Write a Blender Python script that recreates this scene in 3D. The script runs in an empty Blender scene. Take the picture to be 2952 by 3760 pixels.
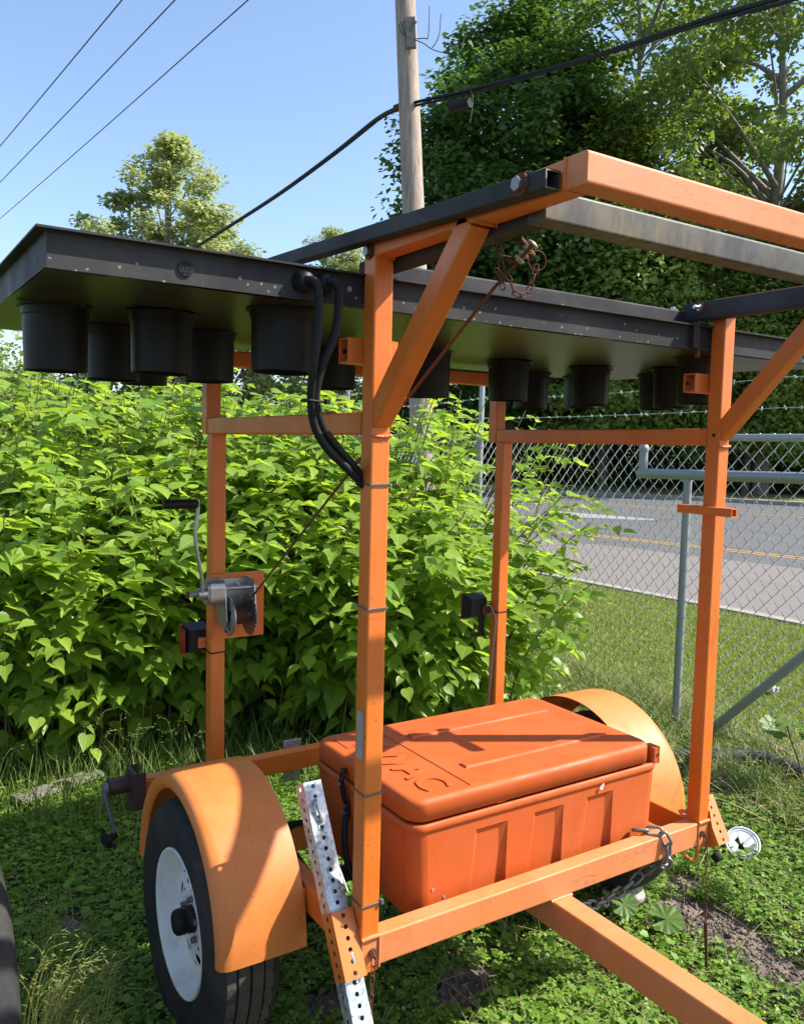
import bpy, bmesh, math, random
import numpy as np
from mathutils import Vector, Matrix
random.seed(7); RNG = np.random.default_rng(11)
SC = bpy.context.scene; COL = SC.collection
PI = math.pi
# the trailer is described in its own measure, from the left front corner of its front beam (z up from the beam's top);
# tr() puts a point of it in the place: beam 0.54 m above the ground, one unit = 0.9714 m
UNIT = 0.9714; ORG = (-0.0281, -0.0472, 0.5391)
def tr(p): return Vector((p[0]*UNIT+ORG[0], p[1]*UNIT+ORG[1], p[2]*UNIT+ORG[2]))

# ------------------------------------------------------------------ camera, sky, sun, exposure
cam_d = bpy.data.cameras.new('camera'); cam = bpy.data.objects.new('camera', cam_d); COL.objects.link(cam)
cam_d.sensor_fit = 'HORIZONTAL'; cam_d.sensor_width = 36.0; cam_d.lens = 3059.4/2952*36.0
cam_d.clip_start = 0.02; cam_d.clip_end = 2000
pt, yw, rl = math.radians(-4.5639), math.radians(-32.9256), math.radians(1.3798)
FW = Vector((-math.sin(yw)*math.cos(pt), math.cos(yw)*math.cos(pt), math.sin(pt)))
RT = Vector((math.cos(yw), math.sin(yw), 0)); UP = RT.cross(FW)
R2 = RT*math.cos(rl)+UP*math.sin(rl); U2 = -RT*math.sin(rl)+UP*math.cos(rl)
CAM = Vector((-0.9816, -1.6508, 1.6994))
M = Matrix((R2, U2, -FW)).transposed().to_4x4(); M.translation = CAM
cam.matrix_world = M; SC.camera = cam

SUN = Vector((1.0, -0.55, 1.11)).normalized()
W = bpy.data.worlds.new('World'); SC.world = W; W.use_nodes = True
nt = W.node_tree; nt.nodes.clear()
sky = nt.nodes.new('ShaderNodeTexSky'); sky.sky_type = 'NISHITA'; sky.sun_disc = False
sky.sun_elevation = math.asin(SUN.z); sky.sun_rotation = math.atan2(SUN.x, SUN.y)
sky.altitude = 50; sky.air_density = 1.0; sky.dust_density = 1.3; sky.ozone_density = 2.2
bg = nt.nodes.new('ShaderNodeBackground'); bg.inputs['Strength'].default_value = 0.093
wo = nt.nodes.new('ShaderNodeOutputWorld')
nt.links.new(sky.outputs[0], bg.inputs[0]); nt.links.new(bg.outputs[0], wo.inputs[0])
sd = bpy.data.lights.new('sun', 'SUN'); sd.energy = 3.4; sd.angle = math.radians(0.53); sd.color = (1.0, 0.95, 0.86)
so = bpy.data.objects.new('sun', sd); COL.objects.link(so); so.location = (6, -4, 12)
so.rotation_euler = (-SUN).to_track_quat('-Z', 'Y').to_euler()
SC.view_settings.view_transform = 'Standard'; SC.view_settings.look = 'None'
SC.view_settings.exposure = 1.58; SC.view_settings.gamma = 1.0; SC.view_settings.use_curve_mapping = False
SC.cycles.max_bounces = 8; SC.cycles.transparent_max_bounces = 8

# ------------------------------------------------------------------ materials
def mat(name):
    m = bpy.data.materials.new(name); m.use_nodes = True
    n = m.node_tree.nodes; n.clear()
    return m, n, m.node_tree.links
class NT:
    def __init__(s, name):
        s.m, s.n, s.l = mat(name)
        s.out = s.n.new('ShaderNodeOutputMaterial'); s.p = s.n.new('ShaderNodeBsdfPrincipled')
        s.l.new(s.p.outputs[0], s.out.inputs[0])
        s.tc = s.n.new('ShaderNodeTexCoord').outputs['Object']
    def map(s, scale):
        a = s.n.new('ShaderNodeMapping'); a.inputs['Scale'].default_value = scale; s.l.new(s.tc, a.inputs[0]); return a.outputs[0]
    def noise(s, scale, detail=4, rough=0.6, vec=None, out=0):
        a = s.n.new('ShaderNodeTexNoise'); a.inputs['Scale'].default_value = scale; a.inputs['Detail'].default_value = detail
        a.inputs['Roughness'].default_value = rough; s.l.new(vec if vec else s.tc, a.inputs['Vector']); return a.outputs[out]
    def voro(s, scale, vec=None, out='Distance', feature='F1'):
        a = s.n.new('ShaderNodeTexVoronoi'); a.feature = feature; a.inputs['Scale'].default_value = scale
        s.l.new(vec if vec else s.tc, a.inputs['Vector']); return a.outputs[out]
    def ramp(s, x, stops):
        a = s.n.new('ShaderNodeValToRGB'); e = a.color_ramp.elements
        while len(e) < len(stops): e.new(0.5)
        for i, (p, c) in enumerate(stops):
            e[i].position = p; e[i].color = (c, c, c, 1) if not hasattr(c, '__len__') else (*c, 1)
        s.l.new(x, a.inputs[0]); return a.outputs[0]
    def mix(s, f, a, b, mode='MIX'):
        x = s.n.new('ShaderNodeMix'); x.data_type = 'RGBA'; x.blend_type = mode
        for sock, v in ((x.inputs['Factor'], f), (x.inputs['A'], a), (x.inputs['B'], b)):
            if hasattr(v, 'is_linked') or isinstance(v, bpy.types.NodeSocket): s.l.new(v, sock)
            elif hasattr(v, '__len__'): sock.default_value = (*v, 1)
            else: sock.default_value = v
        return x.outputs['Result']
    def math(s, op, a, b=0.0):
        x = s.n.new('ShaderNodeMath'); x.operation = op
        for i, v in enumerate((a, b)):
            if isinstance(v, bpy.types.NodeSocket): s.l.new(v, x.inputs[i])
            else: x.inputs[i].default_value = v
        return x.outputs[0]
    def bump(s, h, strength=0.2, dist=0.01):
        b = s.n.new('ShaderNodeBump'); b.inputs['Strength'].default_value = strength; b.inputs['Distance'].default_value = dist
        s.l.new(h, b.inputs['Height']); s.l.new(b.outputs[0], s.p.inputs['Normal'])
    def set(s, color=None, rough=0.5, metal=0.0, spec=0.5):
        if color is not None:
            if isinstance(color, bpy.types.NodeSocket): s.l.new(color, s.p.inputs['Base Color'])
            else: s.p.inputs['Base Color'].default_value = (*color, 1)
        if isinstance(rough, bpy.types.NodeSocket): s.l.new(rough, s.p.inputs['Roughness'])
        else: s.p.inputs['Roughness'].default_value = rough
        s.p.inputs['Metallic'].default_value = metal; s.p.inputs['Specular IOR Level'].default_value = spec
        return s.m

def paint(name, c1, c2, dirt=(0.10, 0.055, 0.03), speck=0.69, rough=0.42, cracks=0.0):
    t = NT(name)
    base = t.mix(t.ramp(t.noise(3.5, 5), [(0.35, 0.0), (0.7, 1.0)]), c1, c2)
    streak = t.ramp(t.noise(9, 5, 0.7, t.map((1, 1, 0.25))), [(0.50, 0.0), (0.78, 0.55)])
    base = t.mix(streak, base, tuple(0.62*x for x in c1))
    sp = t.ramp(t.noise(85, 2, 0.5), [(speck, 0.0), (speck+0.06, 0.6)])
    base = t.mix(sp, base, dirt)
    base = t.mix(t.ramp(t.noise(1.7, 6, 0.7), [(0.50, 0.0), (0.72, 0.5)]), base, (c2[0]*1.0, c2[1]*1.18, c2[2]*1.6))
    grime = t.ramp(t.noise(4.5, 7, 0.78, t.map((1, 1, 1.6))), [(0.60, 0.0), (0.74, 0.55)])
    base = t.mix(grime, base, (0.22, 0.080, 0.018))
    crack = t.ramp(t.noise(2.6, 3, 0.6, t.map((1, 5, 7))), [(0.487, 0.0), (0.5, cracks), (0.513, 0.0)])
    base = t.mix(t.math('MULTIPLY', crack, t.ramp(t.noise(1.9, 2), [(0.52, 0.0), (0.60, 1.0)])), base, dirt)
    rs_ = t.ramp(t.noise(5.5, 7, 0.8), [(0.685, 0.0), (0.73, 0.8)])
    base = t.mix(rs_, base, (0.105, 0.040, 0.018))
    chip = t.ramp(t.noise(14, 6, 0.75), [(0.68, 0.0), (0.80, 0.4)])
    base = t.mix(chip, base, dirt)
    t.bump(t.noise(160, 2), 0.05, 0.002)
    return t.set(base, t.ramp(t.noise(12), [(0.3, rough-0.08), (0.7, rough+0.14)]), 0.0, 0.45)
M_ORANGE = paint('orange_paint', (0.60, 0.138, 0.013), (0.60, 0.158, 0.026))
M_FENDER = paint('faded_orange_fender', (0.60, 0.165, 0.026), (0.60, 0.195, 0.050), speck=0.68, rough=0.5)
M_PINK = paint('sun_bleached_orange', (0.61, 0.180, 0.048), (0.59, 0.205, 0.075), dirt=(0.16, 0.06, 0.045), speck=0.71, rough=0.55, cracks=0.4)
M_PLASTIC = paint('orange_plastic', (0.49, 0.080, 0.008), (0.49, 0.096, 0.016), dirt=(0.20, 0.07, 0.03), speck=0.73, rough=0.60)

def black(name, lichen):
    t = NT(name)
    base = t.mix(t.ramp(t.noise(5, 5), [(0.4, 0.0), (0.75, 1.0)]), (0.036, 0.035, 0.037), (0.066, 0.063, 0.063))
    dust = t.ramp(t.noise(40, 4, 0.7), [(0.55, 0.0), (0.8, 0.25)])
    base = t.mix(dust, base, (0.08, 0.08, 0.075))
    if lichen:
        v = t.voro(62); sx = t.n.new('ShaderNodeSeparateXYZ'); t.l.new(t.tc, sx.inputs[0])
        low = t.ramp(t.math('SUBTRACT', sx.outputs[2], 1.998), [(0.012, 0.55), (0.070, 0.05)])
        low = t.math('MULTIPLY', low, t.ramp(t.noise(3.0, 3), [(0.40, 0.25), (0.62, 1.0)]))
        cs = t.n.new('ShaderNodeSeparateColor'); t.l.new(t.voro(62, out='Color'), cs.inputs[0]); gate = t.math('LESS_THAN', cs.outputs[0], low)
        sp = t.math('MULTIPLY', t.ramp(t.math('ADD', v, t.math('MULTIPLY', t.noise(120, 2), 0.25)), [(0.30, 1.0), (0.36, 0.0)]), gate)
        base = t.mix(sp, base, t.mix(t.noise(9), (0.10, 0.10, 0.075), (0.30, 0.31, 0.25)))
    t.bump(t.noise(90, 3), 0.06, 0.003)
    return t.set(base, t.ramp(t.noise(8), [(0.3, 0.5), (0.7, 0.7)]), 0.0, 0.10)
M_BLACK = black('black_paint', False); M_BOARD = black('black_board_paint', True)
def worn():
    t = NT('weathered_black_tube')
    st = t.ramp(t.noise(16, 6, 0.75, t.map((1.0, 1, 0.5))), [(0.42, 0.0), (0.62, 1.0)])
    base = t.mix(st, (0.040, 0.042, 0.047), (0.105, 0.098, 0.080))
    pm = t.math('MULTIPLY', t.ramp(t.noise(2.2, 3), [(0.48, 0.0), (0.60, 1.0)]), t.ramp(t.noise(30, 5, 0.7, t.map((1, 1, 0.15))), [(0.40, 0.0), (0.60, 0.75)]))
    base = t.mix(pm, base, (0.20, 0.16, 0.085))
    return t.set(base, 0.5, 0.0, 0.35)
M_WORN = worn()
def simple(name, c, rough=0.5, metal=0.0, var=0.25, scale=12, spec=0.5, bump=0.0):
    t = NT(name)
    base = t.mix(t.noise(scale, 5), tuple(x*(1-var) for x in c), tuple(min(1, x*(1+var)) for x in c))
    if bump: t.bump(t.noise(scale*4, 4), bump, 0.01)
    return t.set(base, rough, metal, spec)
M_HOOD = simple('black_hood_plastic', (0.012, 0.012, 0.012), 0.48, 0, 0.35, 6, 0.22)
M_UNDER = simple('board_underside', (0.036, 0.031, 0.024), 0.36, 0, 0.35, 4, 0.35)
def rubber():
    t = NT('tyre_rubber'); base = t.mix(t.noise(14, 5), (0.013, 0.013, 0.014), (0.028, 0.028, 0.029))
    base = t.mix(t.ramp(t.noise(5, 7, 0.75), [(0.45, 0.0), (0.75, 0.6)]), base, (0.075, 0.062, 0.048))
    t.bump(t.noise(60, 4), 0.1, 0.01); return t.set(base, 0.78, 0, 0.25)
M_RUBBER = rubber()
M_TREAD = simple('muddy_tyre_tread', (0.06, 0.052, 0.040), 0.9, 0, 0.7, 22, 0.2, 0.3)
M_CABLE = simple('black_cable', (0.010, 0.010, 0.011), 0.6, 0, 0.3, 30, 0.25)
M_GREYTIE = simple('grey_cable_tie', (0.09, 0.085, 0.075), 0.6)
M_STEEL = simple('zinc_steel', (0.42, 0.42, 0.42), 0.38, 0.85, 0.25, 20)
M_DSTEEL = simple('oily_steel', (0.22, 0.21, 0.20), 0.4, 0.8, 0.4, 25)
M_CHAIN = simple('grey_chain_steel', (0.20, 0.19, 0.20), 0.5, 0.6, 0.25, 30)
M_RUST = simple('rust', (0.11, 0.045, 0.025), 0.85, 0.1, 0.55, 45, 0.3, 0.2)
M_BROWN = simple('brown_jack_paint', (0.055, 0.028, 0.024), 0.6, 0.1, 0.4, 20)
M_JACKGREY = simple('grey_crank_casting', (0.13, 0.14, 0.145), 0.5, 0.3, 0.3, 30)
M_DARK = simple('dark_cavity', (0.006, 0.005, 0.005), 0.9)
M_STICK = simple('worn_grey_sticker', (0.28, 0.27, 0.25), 0.6, 0, 0.4, 60)
M_WIRE = simple('beige_wire', (0.33, 0.28, 0.22), 0.6)
M_WHITE = simple('white_plastic', (0.70, 0.72, 0.74), 0.45, 0, 0.1, 10)
M_PAPER = simple('white_litter', (0.75, 0.75, 0.76), 0.8, 0, 0.06, 20)
M_BRASS = simple('pale_clamp_metal', (0.42, 0.38, 0.28), 0.45, 0.6, 0.3, 40)
M_STONE = simple('grey_stone', (0.32, 0.29, 0.25), 0.9, 0, 0.35, 18, 0.3, 0.4)
M_PLANK = simple('weathered_plank', (0.20, 0.185, 0.16), 0.9, 0, 0.3, 20, 0.2, 0.3)
M_PIPE = simple('black_corrugated_pipe', (0.030, 0.033, 0.036), 0.55, 0, 0.4, 8)
M_PVC = simple('painted_gate_pipe', (0.25, 0.275, 0.285), 0.45, 0.25, 0.2, 9)
M_FENCEGALV = simple('fence_galvanised', (0.30, 0.32, 0.33), 0.45, 0.4, 0.25, 25)
M_MESHWIRE = simple('chain_link_wire', (0.56, 0.57, 0.56), 0.5, 0.10, 0.2, 6)
M_OWIRE = simple('overhead_wire', (0.030, 0.025, 0.030), 0.6)
M_YELLOWFL = simple('yellow_petal', (0.85, 0.62, 0.01), 0.6, 0, 0.1)
M_CONCRETE = simple('kerb_concrete', (0.27, 0.25, 0.22), 0.9, 0, 0.2, 6, 0.3, 0.2)
M_LINE = simple('yellow_road_paint', (0.36, 0.23, 0.06), 0.8, 0, 0.35, 9)
M_WLINE = simple('white_road_paint', (0.24, 0.24, 0.245), 0.8, 0, 0.3, 5)
def redlens():
    t = NT('red_lens'); return t.set(t.mix(t.noise(30), (0.20, 0.004, 0.006), (0.34, 0.012, 0.012)), 0.15)
M_RED = redlens()
def galv():
    t = NT('galvanised_perforated_steel')
    v = t.voro(130, out='Color'); n = t.noise(14, 4)
    f = t.math('ADD', t.math('MULTIPLY', v, 0.55), t.math('MULTIPLY', n, 0.5))
    base = t.ramp(f, [(0.25, (0.26, 0.29, 0.32)), (0.75, (0.62, 0.66, 0.68))])
    return t.set(base, t.ramp(f, [(0.2, 0.32), (0.8, 0.55)]), 0.75, 0.5)
M_GALV = galv()
def whiterim():
    t = NT('white_rim_paint')
    base = t.mix(t.ramp(t.noise(9, 6, 0.7), [(0.5, 0.0), (0.78, 0.6)]), (0.70, 0.72, 0.72), (0.36, 0.30, 0.22))
    return t.set(base, 0.4)
M_RIM = whiterim()
def poleWood():
    t = NT('utility_pole_wood')
    f = t.noise(6, 8, 0.7, t.map((5, 5, 0.22)))
    base = t.ramp(f, [(0.30, (0.14, 0.105, 0.085)), (0.5, (0.33, 0.255, 0.205)), (0.75, (0.46, 0.375, 0.31))])
    base = t.mix(t.ramp(t.noise(5, 3), [(0.45, 0.0), (0.75, 0.35)]), base, (0.30, 0.30, 0.29))
    kn = t.ramp(t.voro(2.2, t.map((1, 1, 0.6))), [(0.05, 1.0), (0.075, 0.0)])
    base = t.mix(kn, base, (0.08, 0.05, 0.04))
    t.bump(f, 0.35, 0.02)
    return t.set(base, 0.85, 0, 0.2)
M_POLE = poleWood()
def bark(name, a, b):
    t = NT(name); f = t.noise(7, 8, 0.7, t.map((2, 2, 0.4)))
    t.bump(f, 0.5, 0.05); return t.set(t.ramp(f, [(0.3, a), (0.7, b)]), 0.9, 0, 0.2)
M_BARK = bark('tree_bark', (0.05, 0.042, 0.032), (0.17, 0.15, 0.12))
M_BARKPALE = bark('pale_tree_bark', (0.10, 0.09, 0.07), (0.30, 0.27, 0.22))
M_STEM = bark('knotweed_stem', (0.13, 0.11, 0.045), (0.22, 0.21, 0.08))

def leafmat(name, c1, c2, tr, trf=0.35, rough=0.38, spec=0.35, back=0.25, vein=False):
    t = NT(name); t.n.remove(t.p)
    geo = t.n.new('ShaderNodeNewGeometry'); oi = t.n.new('ShaderNodeObjectInfo')
    r = t.math('FRACT', t.math('ADD', geo.outputs['Random Per Island'], t.math('MULTIPLY', oi.outputs['Random'], 7.31)))
    col = t.mix(r, c1, c2)
    col = t.mix(t.math('MULTIPLY', geo.outputs['Backfacing'], back), col, (0.16, 0.21, 0.11))
    if vein:
        at = t.n.new('ShaderNodeAttribute'); at.attribute_name = 'leafuv'
        sx = t.n.new('ShaderNodeSeparateXYZ'); t.l.new(at.outputs['Vector'], sx.inputs[0])
        av = t.math('ABSOLUTE', sx.outputs[1])
        mid = t.ramp(av, [(0.0, 0.6), (0.025, 0.0)])
        k = t.math('FRACT', t.math('MULTIPLY', t.math('SUBTRACT', sx.outputs[0], t.math('MULTIPLY', av, 0.75)), 6.0))
        side = t.ramp(t.math('ABSOLUTE', t.math('SUBTRACT', k, 0.5)), [(0.0, 0.28), (0.09, 0.0)])
        col = t.mix(t.math('MAXIMUM', mid, side), col, tuple(min(1, x*1.7+0.02) for x in c2))
    d = t.n.new('ShaderNodeBsdfPrincipled'); t.l.new(col, d.inputs['Base Color'])
    d.inputs['Roughness'].default_value = rough; d.inputs['Specular IOR Level'].default_value = spec
    tl = t.n.new('ShaderNodeBsdfTranslucent'); tl.inputs['Color'].default_value = (*tr, 1)
    ms = t.n.new('ShaderNodeMixShader'); ms.inputs[0].default_value = trf
    t.l.new(d.outputs[0], ms.inputs[1]); t.l.new(tl.outputs[0], ms.inputs[2]); t.l.new(ms.outputs[0], t.out.inputs[0])
    return t.m
M_KNOT = leafmat('knotweed_leaf', (0.115, 0.215, 0.028), (0.250, 0.355, 0.046), (0.44, 0.62, 0.04), 0.46, 0.40, 0.35, 0.3, True)
M_CLOVER = leafmat('clover_leaf', (0.105, 0.210, 0.030), (0.220, 0.340, 0.050), (0.28, 0.44, 0.03), 0.36, 0.5, 0.3)
M_GRASS = leafmat('grass_blade', (0.085, 0.150, 0.028), (0.19, 0.24, 0.065), (0.22, 0.34, 0.05), 0.35, 0.5, 0.3)
M_LAWN = leafmat('lawn_blade', (0.17, 0.22, 0.028), (0.33, 0.34, 0.075), (0.28, 0.38, 0.05), 0.3, 0.6, 0.2)
M_STRAW = leafmat('dry_straw', (0.30, 0.24, 0.13), (0.42, 0.36, 0.22), (0.3, 0.25, 0.14), 0.25, 0.7, 0.2, 0.0)
M_BROME = leafmat('brome_spikelet', (0.20, 0.26, 0.05), (0.36, 0.38, 0.12), (0.42, 0.48, 0.10), 0.4, 0.5, 0.3)
M_MALLOW = leafmat('mallow_leaf', (0.085, 0.165, 0.035), (0.13, 0.21, 0.05), (0.18, 0.30, 0.04), 0.3, 0.5, 0.3)
M_T_DARK = leafmat('maple_foliage', (0.040, 0.095, 0.018), (0.085, 0.155, 0.028), (0.16, 0.30, 0.03), 0.3, 0.5, 0.3, 0.15)
M_T_MID = leafmat('bright_foliage', (0.105, 0.175, 0.030), (0.215, 0.275, 0.055), (0.30, 0.42, 0.045), 0.33, 0.5, 0.3, 0.15)
M_T_OAK = leafmat('open_foliage', (0.095, 0.155, 0.032), (0.205, 0.260, 0.062), (0.30, 0.42, 0.05), 0.33, 0.5, 0.3, 0.15)
M_T_POP = leafmat('hazed_poplar_foliage', (0.29, 0.345, 0.135), (0.44, 0.48, 0.215), (0.42, 0.48, 0.13), 0.40, 0.5, 0.4, 0.2)  # poplar leaf green, lightened so that distance haze is painted into the colour

def groundmat():
    t = NT('weedy_soil')
    f = t.noise(7, 8, 0.75); g = t.noise(1.2, 4)
    base = t.ramp(f, [(0.3, (0.055, 0.042, 0.030)), (0.55, (0.15, 0.118, 0.088)), (0.8, (0.27, 0.225, 0.18))])
    base = t.mix(t.ramp(g, [(0.4, 0.15), (0.65, 0.65)]), base, (0.05, 0.075, 0.022))
    t.bump(t.noise(30, 8, 0.8), 0.8, 0.03); return t.set(base, 0.95, 0, 0.1)
M_GROUND = groundmat()
def soilmat():
    t = NT('bare_crumbly_soil')
    f = t.noise(24, 8, 0.8)
    base = t.ramp(f, [(0.3, (0.20, 0.155, 0.125)), (0.5, (0.36, 0.295, 0.245)), (0.75, (0.54, 0.465, 0.40))])
    t.bump(t.noise(55, 8, 0.8), 1.0, 0.03); return t.set(base, 0.95, 0, 0.1)
M_SOIL = soilmat()
def turf():
    t = NT('mown_turf'); f = t.noise(3, 8, 0.75)
    base = t.ramp(f, [(0.3, (0.07, 0.11, 0.022)), (0.55, (0.15, 0.19, 0.04)), (0.8, (0.26, 0.25, 0.09))])
    t.bump(t.noise(60, 6, 0.8), 0.8, 0.04); return t.set(base, 0.95, 0, 0.1)
M_TURF = turf()
def verge():
    t = NT('dry_verge'); f = t.noise(0.9, 8, 0.75)
    base = t.ramp(f, [(0.35, (0.08, 0.11, 0.03)), (0.55, (0.24, 0.22, 0.09)), (0.8, (0.33, 0.27, 0.14))])
    return t.set(base, 0.95, 0, 0.1)
M_VERGE = verge()
def asphalt(name, a, b):
    t = NT(name)
    base = t.mix(t.noise(0.5, 5, 0.7), a, b)
    sp = t.ramp(t.noise(70, 3, 0.7), [(0.35, 0.0), (0.7, 1.0)])
    base = t.mix(t.math('MULTIPLY', sp, 0.5), base, tuple(x*1.7 for x in b))
    ck = t.ramp(t.voro(0.35, t.map((1, 0.5, 1)), 'Distance', 'DISTANCE_TO_EDGE'), [(0.0, 0.7), (0.006, 0.0)])
    base = t.mix(ck, base, (0.03, 0.03, 0.03))
    t.bump(t.noise(80, 3), 0.4, 0.01); return t.set(base, 0.85, 0, 0.3)
M_ROAD = asphalt('road_asphalt', (0.070, 0.071, 0.072), (0.098, 0.098, 0.098))
M_LANE = asphalt('pale_lane_asphalt', (0.128, 0.112, 0.103), (0.158, 0.141, 0.130))
# ------------------------------------------------------------------ mesh helpers
class MB:
    def __init__(s): s.v = []; s.f = []; s.sm = []
    def add(s, vs, fs, smooth=False):
        o = len(s.v); s.v += [tuple(x) for x in vs]; s.f += [tuple(i+o for i in f) for f in fs]; s.sm += [smooth]*len(fs); return s
    def box(s, x0, x1, y0, y1, z0, z1):
        v = [(x, y, z) for x in (x0, x1) for y in (y0, y1) for z in (z0, z1)]
        return s.add(v, [(0, 1, 3, 2), (4, 6, 7, 5), (0, 4, 5, 1), (2, 3, 7, 6), (0, 2, 6, 4), (1, 5, 7, 3)])
    def rect(s, p0, p1, w, h, up=(0, 0, 1), r=0.005, caps=True, n=3):
        p0, p1 = Vector(p0), Vector(p1); d = (p1-p0).normalized(); sd = d.cross(Vector(up)).normalized(); u = sd.cross(d)
        prof = []
        for (cx, cy, a0) in ((1, 1, 0), (-1, 1, 90), (-1, -1, 180), (1, -1, 270)):
            for k in range(n+1):
                a = math.radians(a0+90*k/n); prof.append((cx*(w/2-r)+r*math.cos(a), cy*(h/2-r)+r*math.sin(a)))
        m = len(prof); v = [p+sd*a+u*b for p in (p0, p1) for a, b in prof]
        f = [(i, (i+1) % m, m+(i+1) % m, m+i) for i in range(m)]
        if caps: f += [tuple(range(m-1, -1, -1)), tuple(range(m, 2*m))]
        return s.add(v, f)
    def bar(s, x0, x1, y0, y1, z0, z1, ax, r=0.005):
        c = [(x0+x1)/2, (y0+y1)/2, (z0+z1)/2]; a, b = list(c), list(c); lo, hi = (x0, y0, z0), (x1, y1, z1)
        a[ax], b[ax] = lo[ax], hi[ax]
        if ax == 2: return s.rect(a, b, x1-x0, y1-y0, (0, 1, 0), r)
        return s.rect(a, b, (y1-y0) if ax == 0 else (x1-x0), z1-z0, (0, 0, 1), r)
    def cyl(s, p0, p1, r0, r1=None, n=16, caps=True, smooth=True):
        return s.path([p0, p1], [r0, r0 if r1 is None else r1], n, caps, smooth)
    def path(s, pts, r, n=8, caps=True, smooth=True):
        pts = [Vector(p) for p in pts]; rr = r if hasattr(r, '__len__') else [r]*len(pts)
        prev = None; v = []
        for i, p in enumerate(pts):
            d = (pts[min(i+1, len(pts)-1)]-pts[max(i-1, 0)]).normalized()
            if prev is None: a = d.orthogonal().normalized()
            else: a = (prev-d*prev.dot(d)); a = a.normalized() if a.length > 1e-6 else d.orthogonal().normalized()
            prev = a; b = d.cross(a)
            v += [p+(a*math.cos(2*PI*k/n)+b*math.sin(2*PI*k/n))*rr[i] for k in range(n)]
        m = len(pts)
        f = [(i*n+k, i*n+(k+1) % n, (i+1)*n+(k+1) % n, (i+1)*n+k) for i in range(m-1) for k in range(n)]
        s.add(v, f, smooth)
        if caps: s.add(v[:n], [tuple(range(n-1, -1, -1))]); s.add(v[-n:], [tuple(range(n))])
        return s
    def lathe(s, prof, o, ax, n=32, smooth=True, closed=False):
        o, ax = Vector(o), Vector(ax).normalized(); a = ax.orthogonal().normalized(); b = ax.cross(a); v = []
        for (h, r) in prof: v += [o+ax*h+(a*math.cos(2*PI*k/n)+b*math.sin(2*PI*k/n))*r for k in range(n)]
        m = len(prof); rng = range(m if closed else m-1)
        return s.add(v, [(i*n+k, i*n+(k+1) % n, ((i+1) % m)*n+(k+1) % n, ((i+1) % m)*n+k) for i in rng for k in range(n)], smooth)
    def holecell(s, fn, u0, u1, w0, w1, r, n=12):
        """sheet cell with a real round hole; fn maps (u, w) to a point"""
        cu, cw = (u0+u1)/2, (w0+w1)/2; o, i_ = [], []
        for k in range(n):
            a = 2*PI*(k+0.5)/n; c, q = math.cos(a), math.sin(a); m = max(abs(c), abs(q))
            o.append(fn(cu+(u1-u0)/2*c/m, cw+(w1-w0)/2*q/m)); i_.append(fn(cu+r*c, cw+r*q))
        v = o+i_; return s.add(v, [(k, (k+1) % n, n+(k+1) % n, n+k) for k in range(n)]+[])
    def torus(s, c, ax, R, r, n=20, m=6):
        ax = Vector(ax).normalized(); a = ax.orthogonal().normalized(); b = ax.cross(a)
        pts = [Vector(c)+(a*math.cos(2*PI*k/n)+b*math.sin(2*PI*k/n))*R for k in range(n)]; v = []
        for k, p in enumerate(pts):
            d = (p-Vector(c)).normalized(); v += [p+(d*math.cos(2*PI*j/m)+ax*math.sin(2*PI*j/m))*r for j in range(m)]
        return s.add(v, [(k*m+j, ((k+1) % n)*m+j, ((k+1) % n)*m+(j+1) % m, k*m+(j+1) % m) for k in range(n) for j in range(m)], True)
    def build(s, name, material, parent=None, place=True):
        me = bpy.data.meshes.new(name); root = parent
        while root is not None and root.parent is not None: root = root.parent
        rl_ = root.location if root is not None else Vector((0, 0, 0))
        me.from_pydata([tuple((tr(p) if place else Vector(p))-rl_) for p in s.v], [], s.f)
        me.polygons.foreach_set('use_smooth', s.sm); me.materials.append(material); me.validate(); me.update()
        ob = bpy.data.objects.new(name, me); COL.objects.link(ob)
        if parent: ob.parent = parent
        return ob
def tag(o, label=None, cat=None, group=None, kind=None):
    for k, v in (('label', label), ('category', cat), ('group', group), ('kind', kind)):
        if v: o[k] = v
    return o
def thing(name, loc, label, cat, group=None):
    o = bpy.data.objects.new(name, None); COL.objects.link(o); o.location = loc; o.empty_display_size = 0.1
    return tag(o, label, cat, group)
def inst(src, parent, mw=None, loc=None, name=None):
    o = src.copy(); COL.objects.link(o); o.parent = parent
    if mw is not None: o.matrix_local = mw
    if loc is not None: o.location = loc
    return o
W0 = False
def smooth_pts(pts, k=8):
    """Catmull-Rom through the points"""
    P = [Vector(p) for p in pts]; P = [P[0]*2-P[1]]+P+[P[-1]*2-P[-2]]; out = []
    for i in range(1, len(P)-2):
        for j in range(k):
            t = j/k; a, b, c, d = P[i-1:i+3]
            out.append(0.5*((2*b)+(c-a)*t+(2*a-5*b+4*c-d)*t*t+(3*b-a-3*c+d)*t**3))
    return out+[P[-2]]
def mesh_np(name, V, F, material, parent=None, uv=None, kind=None):
    """fast mesh from arrays; F is an (n, k) array of vertex numbers"""
    me = bpy.data.meshes.new(name); n, k = F.shape
    root = parent
    while root is not None and root.parent is not None: root = root.parent
    if root is not None: V = V-np.array(root.location)
    me.vertices.add(len(V)); me.vertices.foreach_set('co', V.astype(np.float32).ravel())
    me.loops.add(n*k); me.loops.foreach_set('vertex_index', F.astype(np.int32).ravel())
    me.polygons.add(n); me.polygons.foreach_set('loop_start', np.arange(0, n*k, k, dtype=np.int32))
    if uv is not None:
        at = me.attributes.new('leafuv', 'FLOAT_VECTOR', 'POINT'); at.data.foreach_set('vector', uv.astype(np.float32).ravel())
    me.materials.append(material); me.update(calc_edges=True); me.validate()
    ob = bpy.data.objects.new(name, me); COL.objects.link(ob)
    if parent: ob.parent = parent
    if kind: ob['kind'] = kind
    return ob
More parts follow.
